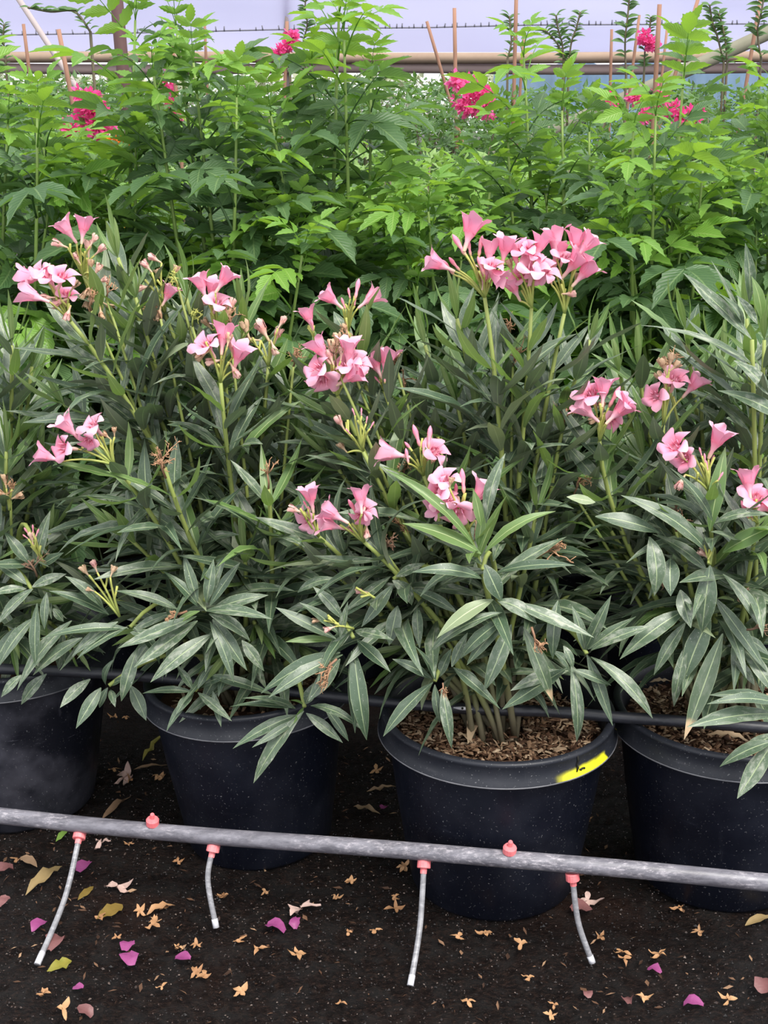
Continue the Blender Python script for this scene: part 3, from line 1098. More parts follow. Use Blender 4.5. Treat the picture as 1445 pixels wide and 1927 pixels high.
# --- second pot, upper left sprays
cluster(o2, (158, 520), 2.38, [(125, 431, 125, 'o', 1.1), (157, 428, 82, 'o', 1.1), (112, 460, 160, 'w', 1.1), (176, 452, 60, 'w'), (188, 471, 40, 'w', 1.1), (145, 486, 120, 'w'), (166, 467, 90, 'w', 1.2),
        (183, 508, 60, 'w'), (170, 500, 80, 'd'), (160, 512, 100, 'd'), (193, 528, 20, 'w', .9), (168, 545, 240, 'd', 1.1), (176, 556, 260, 'd', 1.1), (160, 552, 230, 'd'), (165, 568, 250, 'd', 1.1), (190, 590, 280, 'd', 1.1), (203, 575, 330, 'd', 1.0)],
        via=(330, 800, 2.42), t0=0.45, L=0.17)
cluster(o2, (133, 605), 2.30, [(58, 522, 175, 'o', 1.25), (72, 510, 130, 'f', 1.15), (92, 517, 100, 'f', 1.2), (118, 517, 60, 'f', 1.3), (62, 557, 160, 'o', 1.2), (126, 552, 70, 'f', 1.15), (90, 560, 180, 'w', 1.1), (112, 568, 200, 'w', 1.2),
        (128, 590, 250, 'w', 1.1), (140, 538, 50, 'd')], via=(290, 790, 2.36), t0=0.42, L=0.18, young=0.15)
cluster(o2, (310, 590), 2.42, [(276, 501, 130, 'w', 1.2), (291, 487, 150, 'w', 1.1), (270, 541, 190, 'w', 1.1), (299, 517, 110, 'd'), (317, 553, 60, 'o', 1.0), (296, 572, 250, 'd', 1.2), (300, 590, 260, 'd', 1.2), (330, 510, 70, 'd')],
        via=(420, 850, 2.46), t0=0.4)
cluster(o2, (410, 620), 2.40, [(378, 536, 110, 'o', 1.15), (398, 542, 75, 'o', 1.0), (423, 525, 55, 'o', 1.1), (411, 566, 60, 'f', 1.2), (390, 570, 170, 'w', 1.1), (382, 566, 180, 'w'), (430, 590, 80, 'd', 1.3), (436, 575, 70, 'w', 1.2),
        (428, 605, 100, 'd', 1.2), (390, 610, 130, 'd', 1.2)], via=(440, 850, 2.44), t0=0.4)
cluster(o2, (415, 720), 2.28, [(387, 646, 120, 'f', 1.25), (420, 633, 85, 'o', 1.2), (450, 668, 65, 'o', 1.35), (402, 680, 190, 'w', 1.2), (436, 655, 100, 'w', 1.1), (441, 697, 300, 'w', 1.2), (380, 668, 210, 'd', 1.2), (430, 640, 80, 'd')],
        via=(440, 1000, 2.32), t0=0.35, L=0.17)
cluster(o2, (505, 690), 2.42, [(495, 622, 120, 'w', 1.7), (463, 620, 110, 'd', 1.4), (475, 640, 180, 'd', 1.2), (530, 607, 60, 'w', 1.0), (521, 632, 70, 'w', 1.3), (515, 655, 290, 'w', 1.1)], via=(480, 950, 2.44), t0=0.4)
cluster(o2, (215, 875), 2.22, [(127, 803, 130, 'o', 1.25), (117, 842, 175, 'f', 1.2), (173, 797, 125, 'f', 1.25), (166, 830, 250, 'f', 1.0), (86, 858, 160, 'o', 1.1), (200, 820, 140, 'd', .8), (215, 812, 90, 'd', .7)],
        via=(350, 1030, 2.28), t0=0.55, L=0.165, young=0.3)
# wilted heads and tall leafy shoots of the second pot
for (x, y, Y, vx, vy, n) in ((222, 485, 2.44, 330, 800, 0), (255, 560, 2.40, 340, 850, 0), (350, 560, 2.45, 430, 850, 0), (455, 600, 2.46, 470, 880, 0), (550, 690, 2.46, 500, 980, 1), (310, 880, 2.20, 360, 1060, 1), (505, 920, 2.22, 520, 1090, 1),
                             (190, 700, 2.40, 330, 940, 0), (120, 760, 2.44, 330, 980, 0), (560, 840, 2.42, 520, 1080, 0), (240, 1010, 2.30, 380, 1130, 0), (460, 1040, 2.26, 470, 1150, 0)):
    st, path = o2.shoot(at(x, y, Y), at(vx, vy, Y + 0.03), t0=0.42, L=0.17, tuft=(n == 0))
    if n:
        o2.twig(path[-1], path[-1] - path[-3], 0.03, 'twig')
# --- second pot, low rosettes that hang over the rim
o2.rosette((385, 1130), [(372, 1168, 252, 1256, 36), (400, 1192, 283, 1284, 34), (400, 1165, 465, 1262, 34), (393, 1155, 471, 1207, 29), (455, 1205, 497, 1263, 28), (376, 1150, 325, 1180, 18, 'leaf_young'), (335, 1147, 216, 1112, 25),
            (375, 1142, 306, 1074, 26), (372, 1135, 345, 1042, 24), (388, 1135, 402, 1052, 24), (392, 1138, 428, 1040, 22), (395, 1140, 452, 1058, 22), (385, 1150, 512, 1165, 28), (395, 1150, 505, 1120, 30), (370, 1160, 222, 1220, 30), (395, 1170, 440, 1285, 24)], 2.17)
o2.rosette((367, 1300), [(362, 1302, 268, 1305, 19), (365, 1305, 313, 1377, 19), (363, 1306, 331, 1345, 22), (372, 1303, 436, 1357, 21), (400, 1300, 416, 1368, 17), (372, 1298, 432, 1274, 20), (362, 1296, 330, 1248, 18), (372, 1296, 402, 1250, 18), (395, 1270, 520, 1310, 28)], 2.20)
o2.rosette((573, 1330), [(572, 1338, 477, 1474, 31), (560, 1345, 438, 1409, 27), (566, 1350, 474, 1407, 18), (576, 1342, 645, 1398, 25), (584, 1328, 683, 1375, 22), (556, 1333, 456, 1314, 24), (550, 1332, 432, 1330, 20), (610, 1330, 656, 1395, 20),
            (572, 1330, 552, 1362, 9, 'leaf_young'), (570, 1325, 545, 1318, 9, 'leaf_young'), (575, 1325, 590, 1285, 24)], 2.12)
o2.rosette((665, 1200), [(666, 1222, 690, 1393, 38), (662, 1225, 668, 1380, 24), (672, 1205, 735, 1265, 31), (668, 1187, 741, 1205, 28), (640, 1228, 491, 1305, 40), (645, 1232, 505, 1313, 30), (634, 1206, 537, 1208, 17, 'leaf_young'), (632, 1202, 518, 1143, 28),
            (640, 1195, 563, 1134, 26), (645, 1165, 589, 1104, 26), (640, 1200, 655, 1132, 18), (640, 1240, 580, 1320, 34), (660, 1190, 600, 1250, 22)], 2.10)
o2.rosette((245, 1180), [(222, 1170, 135, 1236, 27), (242, 1183, 76, 1202, 24), (205, 1157, 92, 1112, 27), (195, 1145, 122, 1084, 25), (258, 1220, 228, 1320, 29), (245, 1190, 310, 1200, 24), (250, 1185, 330, 1150, 24), (240, 1180, 145, 1240, 24), (252, 1180, 300, 1250, 24)], 2.20)
o2.flowers(at(225, 1160, 2.19), Vector((-.3, -.2, 1)).normalized(), [(160, 1075, 130, 'd', 1.1), (178, 1065, 110, 'w', 1.0), (212, 1075, 70, 'd', .9), (170, 1110, 160, 'd', .6)], 2.19)
o2.rosette((205, 1290), [(170, 1278, 113, 1332, 26), (190, 1294, 143, 1371, 30), (246, 1290, 275, 1356, 29), (203, 1294, 187, 1332, 18), (208, 1298, 217, 1331, 16), (200, 1290, 215, 1240, 20), (205, 1290, 260, 1270, 20)], 2.24)
# --- left pot
for (x, y, Y, vx, vy) in ((22, 650, 2.50, 25, 900), (60, 690, 2.56, 30, 900), (-40, 620, 2.52, -20, 900), (12, 850, 2.42, 10, 1020), (75, 860, 2.50, 40, 1050), (-20, 980, 2.36, 0, 1120), (95, 1000, 2.46, 60, 1120), (120, 920, 2.56, 60, 1100), (-90, 760, 2.5, -60, 980), (40, 760, 2.60, 20, 980)):
    o1.shoot(at(x, y, Y), at(vx, vy, Y + 0.02), t0=0.30, L=0.17, young=0.35)
o1.rosette((60, 1110), [(62, 1108, -4, 1176, 27), (70, 1135, 68, 1257, 23), (88, 1115, 84, 1185, 20), (65, 1162, -4, 1258, 30), (135, 1168, 32, 1300, 33), (155, 1200, 62, 1271, 30), (40, 1270, 2, 1312, 22), (88, 1268, 40, 1326, 27), (50, 1100, -10, 1060, 26),
            (60, 1105, 125, 1080, 25), (50, 1108, -20, 1120, 22), (100, 1145, 120, 1170, 20)], 2.30)
o1.rosette((62, 1020), [(66, 1070, 95, 960, 26), (55, 1060, 8, 1000, 26), (75, 1065, 120, 1040, 24), (60, 1062, -20, 1062, 24), (30, 1180, -20, 1280, 28), (120, 1190, 110, 1260, 24)], 2.32)
o1.flowers(at(85, 1068, 2.32), Vector((-.3, -.2, 1)).normalized(), [(60, 1013, 100, 'w', 1.0), (50, 1000, 120, 'b', .5), (62, 995, 90, 'b', .5), (70, 1003, 70, 'b', .5), (48, 1010, 140, 'b', .4)], 2.31)
o1.twig(at(70, 1085, 2.30), Vector((-.4, -.1, 1)), 0.035, 'twig_dark')
o1.flowers(at(18, 960, 2.38), Vector((0, -.2, 1)).normalized(), [(10, 905, 100, 'd', 1.2), (32, 935, 20, 'd', 1.1), (5, 930, 160, 'd', 1.1)], 2.38)

# --- third pot, the tall spray
cluster(o3, (912, 560), 2.27, [(886, 433, 72, 'o', 1.35), (864, 461, 122, 'b', 1.25), (883, 466, 100, 'b', .9), (824, 497, 158, 'o', 1.3), (855, 497, 130, 'b', .9), (843, 503, 130, 'b', .9), (921, 473, 85, 'o', 1.05), (926, 497, 80, 'f', 1.1),
        (932, 517, 320, 'o', 1.1), (904, 463, 80, 'b', 1.0), (951, 466, 80, 'o', 1.2), (905, 500, 110, 'b', .9), (912, 520, 80, 'o', .9)], via=(955, 830, 2.28), t0=0.42, t1=0.90, L=0.185, young=0.3)
cluster(o3, (1000, 580), 2.29, [(984, 466, 110, 'f', 1.2), (1000, 474, 60, 'f', 1.1), (1004, 502, 80, 'f', 1.4), (1027, 505, 40, 'f', 1.3), (972, 492, 110, 'b', 1.2), (966, 541, 120, 'o', 1.15), (1016, 462, 70, 'o', 1.1), (1008, 518, 270, 'f', 1.2), (980, 515, 160, 'f', 1.1), (960, 500, 110, 'd', 1.0)],
        via=(985, 850, 2.30), t0=0.42, t1=0.92, L=0.18, young=0.25)
cluster(o3, (1062, 590), 2.31, [(1045, 451, 95, 'o', 1.25), (1049, 476, 80, 'o', 1.2), (1084, 456, 85, 'o', 1.25), (1105, 460, 50, 'o', 1.15), (1082, 494, 50, 'o', 1.3), (1101, 512, 48, 'o', 1.4), (1071, 553, 0, 'w', 1.1), (1040, 502, 80, 'b', 1.0), (1062, 482, 70, 'f', 1.0), (1035, 520, 100, 'b', .8), (1085, 525, 60, 'd', .9)],
        via=(1000, 860, 2.31), t0=0.42, t1=0.92, L=0.185, young=0.25)
# --- third pot, the cluster towards the second pot
cluster(o3, (596, 660), 2.38, [(580, 596, 110, 'o', 1.0), (588, 612, 100, 'b', .6)], via=(700, 920, 2.36), t0=0.45)
cluster(o3, (655, 625), 2.40, [(622, 561, 140, 'o', 1.15), (672, 543, 80, 'b', 1.1), (697, 562, 38, 'o', 1.2), (657, 552, 100, 'b', .6), (646, 571, 110, 'b', .7), (668, 567, 85, 'b', .5), (650, 620, 120, 'd', 1.1), (655, 640, 60, 'd', 1.1)], via=(740, 900, 2.38), t0=0.42)
cluster(o3, (635, 745), 2.28, [(602, 658, 128, 'o', 1.3), (596, 694, 150, 'f', 1.3), (606, 717, 270, 'f', 1.3), (656, 658, 85, 'o', 1.2), (652, 682, 110, 'f', 1.2), (676, 680, 30, 'f', 1.25), (661, 708, 30, 'o', 1.25), (625, 655, 90, 'd', 1.3), (634, 640, 90, 'd', 1.2), (622, 672, 110, 'w', 1.2), (642, 665, 85, 'w', 1.0)],
        via=(740, 960, 2.28), t0=0.45, L=0.17)
cluster(o3, (723, 735), 2.33, [(705, 685, 118, 'o', 1.15), (728, 679, 78, 'o', 1.2), (723, 706, 95, 'b', .8), (710, 715, 130, 'b', .5)], via=(800, 960, 2.31), t0=0.45)
cluster(o3, (683, 850), 2.24, [(640, 795, 120, 'w', 1.1), (645, 842, 130, 'd', 1.0), (665, 775, 110, 'b', .4), (680, 775, 90, 'b', .4), (700, 800, 60, 'b', .4), (690, 790, 80, 'b', .4), (655, 812, 130, 'b', .4)], via=(760, 1000, 2.25), t0=0.5, young=0.1)
cluster(o3, (797, 895), 2.20, [(735, 853, 168, 'o', 1.25), (784, 820, 108, 'b', 1.15), (808, 822, 85, 'b', 1.05), (821, 847, 45, 'f', 1.2), (770, 842, 130, 'b', .7), (766, 858, 100, 'b', .8), (797, 843, 90, 'b', .7), (812, 862, 300, 'd', .7)], via=(850, 1040, 2.22), t0=0.5, young=0.4)
cluster(o3, (880, 1000), 2.09, [(836, 898, 100, 'f', 1.25), (822, 925, 160, 'f', 1.3), (842, 938, 60, 'f', 1.1), (863, 965, 270, 'f', 1.3), (871, 905, 95, 'b', 1.1), (903, 928, 60, 'o', 1.25), (826, 950, 200, 'o', 1.1), (898, 996, 280, 'w', 1.2), (858, 925, 90, 'b', .8), (848, 908, 80, 'd', .8)],
        via=(930, 1120, 2.14), t0=0.7, t1=0.97, young=0.5, L=0.15)
cluster(o3, (600, 1010), 2.16, [(584, 935, 100, 'o', 1.15), (576, 979, 200, 'f', 1.2), (556, 960, 160, 'w', 1.1), (575, 950, 120, 'b', .5), (590, 958, 90, 'b', .5), (582, 962, 100, 'b', .5)], via=(720, 1110, 2.2), t0=0.55)
cluster(o3, (685, 1020), 2.12, [(625, 967, 150, 'o', 1.2), (621, 988, 165, 'o', 1.15), (678, 937, 95, 'o', 1.15), (689, 957, 40, 'f', 1.2), (664, 955, 120, 'b', .9), (690, 1000, 270, 'w', 1.0), (662, 1000, 140, 'w', .9), (680, 972, 250, 'f', .9)], via=(780, 1100, 2.16), t0=0.6)
for (x, y, Y, vx, vy, n) in ((860, 600, 2.36, 930, 880, 0), (960, 640, 2.40, 960, 880, 1), (1110, 640, 2.36, 1010, 900, 0), (800, 650, 2.42, 880, 950, 0), (770, 740, 2.40, 880, 980, 1), (860, 760, 2.34, 920, 1000, 0), (1060, 800, 2.28, 1010, 1040, 1), (560, 760, 2.44, 740, 1030, 0),
                             (760, 1000, 2.24, 850, 1120, 1), (1010, 960, 2.20, 980, 1120, 0), (720, 940, 2.34, 830, 1100, 0), (620, 860, 2.34, 760, 1050, 0), (1120, 900, 2.3, 1040, 1060, 0), (540, 1010, 2.24, 700, 1120, 0), (820, 880, 2.36, 900, 1060, 0)):
    st, path = o3.shoot(at(x, y, Y), at(vx, vy, Y + 0.02), t0=0.40, L=0.175, tuft=(n == 0))
    if n:
        o3.twig(path[-1], path[-1] - path[-3], 0.03, 'twig')
o3.rosette((908, 1072), [(908, 1090, 775, 1077, 31), (912, 1062, 944, 1132, 38, 'leaf', 1), (928, 1128, 822, 1201, 38, 'leaf_pale', 1), (946, 1152, 808, 1228, 27, 'leaf', 2), (936, 1130, 1010, 1174, 36, 'leaf', 2), (962, 1133, 1118, 1200, 32), (962, 1175, 910, 1302, 37),
            (950, 1165, 866, 1240, 30), (985, 1180, 1040, 1320, 32, 'leaf_burn'), (932, 1078, 1082, 1064, 24), (945, 1080, 1066, 1010, 34), (905, 1042, 757, 985, 37, 'leaf_young', 1), (912, 1040, 1046, 962, 27, 'leaf_young', 2), (893, 1028, 724, 884, 24, 'leaf_young', 2),
            (915, 985, 951, 853, 29), (905, 990, 890, 920, 22, 'leaf_young'), (900, 1030, 912, 960, 22, 'leaf_young'), (955, 1165, 878, 1252, 26), (1050, 1130, 1040, 1240, 32), (1040, 1225, 1072, 1268, 24), (1060, 1215, 1078, 1258, 18)], 2.06)
o3.rosette((818, 1282), [(815, 1284, 721, 1386, 31), (832, 1295, 850, 1409, 27), (818, 1288, 828, 1361, 19), (813, 1278, 738, 1240, 23), (853, 1256, 941, 1334, 29), (825, 1275, 850, 1220, 24), (820, 1280, 780, 1215, 20), (850, 1255, 880, 1190, 24), (860, 1260, 905, 1290, 22)], 2.08)
o3.rosette((1104, 1230), [(1104, 1232, 1153, 1366, 27), (1112, 1236, 1228, 1352, 29), (1106, 1222, 1197, 1160, 27), (1112, 1224, 1228, 1178, 27), (1075, 1252, 1085, 1396, 27), (1066, 1258, 945, 1335, 38), (1100, 1225, 1076, 1140, 24), (1100, 1225, 1150, 1120, 27), (1070, 1262, 960, 1300, 30), (1080, 1260, 1150, 1290, 24)], 2.09)
o3.rosette((740, 1090), [(738, 1092, 775, 1140, 34, 'leaf', 7), (740, 1100, 680, 1180, 28), (735, 1085, 650, 1150, 26), (748, 1140, 732, 1215, 33), (785, 1140, 790, 1220, 24), (775, 1110, 862, 1155, 27), (720, 1110, 640, 1165, 30), (745, 1085, 800, 1060, 26), (560, 1115, 640, 1090, 24)], 2.14)
# dry heads of the third pot
o3.twig(at(1000, 1180, 2.02), Vector((.15, -.2, -.6)), 0.028, 'twig', n=6)
o3.twig(at(985, 1060, 2.10), Vector((.7, -.1, .45)), 0.055, 'twig', n=5, rad=0.0026)
o2.twig(at(634, 1240, 2.06), Vector((-.5, -.2, -.75)), 0.034, 'twig', n=8, rad=0.0022)
o2.twig(at(352, 1150, 2.14), Vector((-1, -.3, -.15)), 0.026, 'twig', n=6)
o2.twig(at(312, 900, 2.18), Vector((-.1, -.1, 1)), 0.035, 'twig', n=6)
o3.twig(at(833, 1285, 2.05), Vector((0, -.3, -1)), 0.018, 'twig', n=5, rad=0.0014)
o2.flowers(at(665, 1183, 2.10), Vector((-.6, -.3, .6)).normalized(), [(597, 1168, 180, 'd', .8), (620, 1183, 200, 'w', .9)], 2.09)
o3.flowers(at(705, 1125, 2.10), Vector((-.6, -.3, .2)).normalized(), [(680, 1113, 170, 'w', .9)], 2.09)

# --- right pot
cluster(o4, (1128, 830), 2.22, [(1112, 737, 115, 'f', 1.35), (1136, 733, 85, 'o', 1.25), (1156, 747, 62, 'b', 1.15), (1102, 772, 140, 'o', 1.2), (1166, 772, 45, 'o', 1.3), (1154, 790, 320, 'f', 1.1), (1180, 756, 45, 'f', 1.1), (1132, 770, 90, 'd', 1.2), (1120, 790, 200, 'd', 1.0)],
        via=(1140, 1060, 2.26), t0=0.45, young=0.4)
cluster(o4, (1248, 800), 2.26, [(1231, 745, 170, 'f', 1.25), (1272, 711, 80, 'f', 1.25), (1306, 724, 50, 'o', 1.2), (1249, 688, 110, 'd', 1.4), (1262, 678, 80, 'd', 1.2), (1254, 725, 60, 'w', 1.2), (1244, 712, 120, 'd', 1.2), (1270, 690, 40, 'd', 1.0)],
        via=(1230, 1010, 2.28), t0=0.42, young=0.4)
cluster(o4, (1334, 925), 2.15, [(1268, 838, 135, 'f', 1.3), (1287, 862, 190, 'f', 1.2), (1350, 828, 68, 'o', 1.35), (1281, 908, 240, 'w', 1.2), (1326, 862, 95, 'b', .5), (1340, 866, 70, 'b', .5), (1330, 876, 100, 'b', .5), (1356, 896, 60, 'b', .5), (1318, 850, 110, 'b', .5)],
        via=(1345, 1120, 2.2), t0=0.5, young=0.35)
cluster(o4, (1425, 985), 2.13, [(1408, 905, 95, 'o', 1.25), (1425, 934, 80, 'f', 1.45), (1401, 958, 115, 'b', .9), (1442, 952, 30, 'o', 1.1), (1412, 968, 110, 'b', .6)], via=(1400, 1120, 2.2), t0=0.5, young=0.3)
for (x, y, Y, vx, vy, n) in ((1405, 600, 2.30, 1425, 900, 0), (1438, 640, 2.26, 1430, 900, 0), (1200, 690, 2.40, 1240, 950, 0), (1165, 700, 2.42, 1220, 950, 0), (1320, 760, 2.40, 1320, 1000, 0), (1400, 780, 2.36, 1390, 1000, 0), (1210, 860, 2.32, 1250, 1050, 0), (1090, 900, 2.36, 1190, 1080, 1),
                             (1275, 985, 2.2, 1300, 1130, 1), (1150, 1000, 2.28, 1230, 1120, 0), (1440, 860, 2.34, 1410, 1060, 0), (1360, 680, 2.44, 1370, 960, 0), (1290, 620, 2.46, 1330, 930, 0), (1475, 740, 2.36, 1440, 1000, 0)):
    st, path = o4.shoot(at(x, y, Y), at(vx, vy, Y + 0.02), t0=0.40, L=0.175, tuft=(n == 0), young=0.35)
    if n:
        o4.twig(path[-1], path[-1] - path[-3], 0.028, 'twig_dark')
o4.rosette((1335, 1062), [(1336, 1064, 1320, 1192, 46, 'leaf', 1), (1337, 1160, 1287, 1281, 46), (1290, 1148, 1166, 1241, 41), (1290, 1172, 1230, 1271, 28), (1292, 1212, 1268, 1330, 25), (1360, 1192, 1287, 1392, 40, 'leaf_burn'), (1345, 1125, 1444, 1266, 32),
            (1222, 1010, 1231, 1122, 42, 'leaf', 2), (1262, 1050, 1262, 1122, 40), (1335, 1046, 1168, 932, 37), (1120, 972, 1241, 1003, 38, 'leaf', 1), (1330, 1073, 1228, 1005, 36), (1280, 1110, 1300, 1182, 36), (1340, 980, 1260, 880, 26), (1335, 1000, 1365, 840, 34, 'leaf_young'),
            (1400, 1195, 1450, 1235, 26), (1360, 1080, 1435, 1190, 28), (1345, 985, 1452, 970, 26), (1360, 1040, 1460, 990, 40, 'leaf_young'), (1120, 945, 1066, 935, 25, 'leaf_pale', 0), (1395, 1215, 1460, 1310, 32), (1380, 1240, 1420, 1290, 24)], 2.12)
o4.rosette((1485, 1335), [(1475, 1345, 1292, 1368, 37), (1470, 1330, 1330, 1325, 27), (1470, 1320, 1334, 1308, 22), (1455, 1395, 1354, 1443, 33), (1452, 1400, 1387, 1503, 40), (1460, 1380, 1388, 1420, 30), (1480, 1330, 1440, 1270, 28)], 2.02)
o4.rosette((1415, 640), [(1414, 638, 1286, 514, 36, 'leaf', 0), (1410, 570, 1402, 457, 25), (1432, 600, 1414, 520, 28, 'leaf_young'), (1400, 615, 1338, 490, 10), (1425, 610, 1385, 555, 22), (1450, 745, 1380, 678, 36), (1470, 785, 1350, 735, 42), (1420, 690, 1205, 612, 20), (1400, 610, 1352, 552, 22)], 2.2, via=at(1425, 950, 2.26))
o4.twig(at(1385, 1100, 2.12), Vector((.3, -.2, -.4)), 0.024, 'twig_dark', n=5)
o4.twig(at(1405, 1185, 2.08), Vector((.4, -.2, .2)), 0.024, 'twig_dark', n=5)
o4.twig(at(1245, 1075, 2.14), Vector((0, -.2, -.5)), 0.022, 'twig_dark', n=5)
o4.flowers(at(1333, 1060, 2.10), Vector((-.2, -.3, .6)).normalized(), [(1324, 1043, 140, 'w', 1.0)], 2.10)
# spent brown heads left among the blossom
for (pl, x, y, Y, sz, mt) in ((o2, 172, 585, 2.33, .028, 'twig'), (o2, 200, 560, 2.36, .022, 'twig'), (o2, 302, 600, 2.38, .026, 'twig'), (o2, 335, 540, 2.40, .020, 'stalk'), (o2, 432, 620, 2.36, .026, 'twig'), (o2, 362, 615, 2.38, .024, 'stalk'), (o2, 552, 690, 2.38, .028, 'twig'),
                              (o3, 650, 660, 2.34, .028, 'twig'), (o3, 632, 690, 2.26, .024, 'twig_dark'), (o3, 965, 690, 2.32, .030, 'twig'), (o3, 760, 905, 2.26, .026, 'twig'), (o3, 745, 690, 2.38, .024, 'twig'), (o3, 725, 1040, 2.16, .024, 'twig_dark'), (o3, 830, 850, 2.28, .020, 'stalk'),
                              (o4, 1252, 705, 2.30, .026, 'twig'), (o4, 1080, 930, 2.24, .030, 'twig'), (o4, 1272, 1000, 2.16, .026, 'twig_dark'), (o1, 20, 940, 2.38, .026, 'twig')):
    tip_ = at(x, y, Y)
    mb = MB()
    b_ = pl.base()
    pth = bez(b_, Vector((b_.x * .5 + tip_.x * .5, b_.y * .5 + tip_.y * .5, b_.z + (tip_.z - b_.z) * .55)), tip_, 8)
    pl.stem(pth, 0.005, 0.0022)
    pl.twig(tip_, Vector((pl.rg.uniform(-.4, .4), -.2, 1)), sz, mt, n=6, rad=0.0019)
for (pl, tips) in ((o1, ((20, 1190, 2.40), (125, 1200, 2.42), (60, 1140, 2.44), (-40, 1150, 2.4))), (o2, ((150, 1125, 2.36), (290, 1180, 2.28), (480, 1175, 2.28), (560, 1215, 2.30), (430, 1225, 2.26), (330, 1000, 2.34), (540, 1110, 2.32))),
                   (o3, ((670, 1165, 2.28), (760, 1215, 2.22), (890, 1180, 2.26), (1010, 1225, 2.22), (1080, 1120, 2.28), (820, 1060, 2.28), (980, 1060, 2.28))), (o4, ((1420, 1220, 2.24), (1290, 1120, 2.30), (1385, 1140, 2.22), (1330, 1190, 2.28), (1190, 1060, 2.34), (1440, 1080, 2.3)))):
    for q in tips:
        pl.shoot(at(*q), t0=0.45, L=0.15, spacing=0.034, splay=1.25, young=0.12)
print('OLEANDER LEAVES', o1.n, o2.n, o3.n, o4.n)


# ------------------------------------------------------------------ broad-leaved shrubs behind
def leaflet_profile(n):
    def f(t):
        return max(0.04, math.sin(pi * min(1, t ** 0.70)) ** 0.85) if t < 1 else 0.02
    return f


def leaflet(mb, m, n=9):
    f = leaflet_profile(n)
    rows, uvs = [], []
    for i in range(n + 1):
        t = i / n
        hw = 0.5 * f(t)
        sc = 1.14 if i % 2 else 0.9
        if i in (0, n):
            sc = 1
        z = -0.18 * t * t
        sh = 0.03 if i % 2 else 0
        rows.append([m @ Vector((-hw * sc, t + sh, z + hw * 0.22)), m @ Vector((0, t, z)), m @ Vector((hw * sc, t + sh, z + hw * 0.22))])
        uvs.append([(0, t), (0.5, t), (1, t)])
    mb.grid(rows, uvs)


def compound(mat, pairs, arch, seed, ll=0.42, lw=0.165):
    rg = random.Random(seed)
    mb = MB()
    cl = []
    p = Vector((0, 0, 0))
    N = 10
    for i in range(N + 1):
        cl.append(p.copy())
        a = 0.25 - arch * i / N
        p = p + Vector((0, math.cos(a), math.sin(a))) * (0.74 / N)
    mb.tube(cl, [0.012 - 0.008 * i / N for i in range(N + 1)], 4, 0, 1)
    for k in range(pairs):
        i = int(N * (0.30 + 0.60 * k / max(1, pairs - 1)))
        pos = cl[i]
        tg = (cl[min(i + 1, N)] - cl[i - 1]).normalized()
        sz = ll * (0.85 + 0.25 * k / pairs) * rg.uniform(0.88, 1.1)
        for sgn in (-1, 1):
            an = sgn * rg.uniform(0.85, 1.15)
            m = Matrix.Translation(pos) @ Matrix.Rotation(math.atan2(tg.z, tg.y), 4, 'X') @ Matrix.Rotation(-an, 4, 'Z') @ Matrix.Rotation(rg.uniform(-0.45, 0.05), 4, 'X') @ Matrix.Rotation(rg.uniform(-0.3, 0.3), 4, 'Y') @ Matrix.Diagonal((lw * sz / ll, sz, sz, 1))
            leaflet(mb, m)
    tg = (cl[-1] - cl[-2]).normalized()
    m = Matrix.Translation(cl[-1]) @ Matrix.Rotation(math.atan2(tg.z, tg.y) - 0.15, 4, 'X') @ Matrix.Diagonal((lw * 1.15, ll * 1.1, ll, 1))
    leaflet(mb, m, 11)
    return mb.mesh('toothed_compound_leaf', mat)


CL = {}
for mk in ('shrub', 'shrub_young'):
    CL[mk] = [compound(mk, 3, 0.7, 1, 0.37, 0.145), compound(mk, 2, 0.9, 2, 0.40, 0.165), compound(mk, 3, 1.3, 3, 0.38, 0.15), compound(mk, 4, 0.6, 4, 0.33, 0.125), compound(mk, 3, 0.3, 5, 0.38, 0.155)]


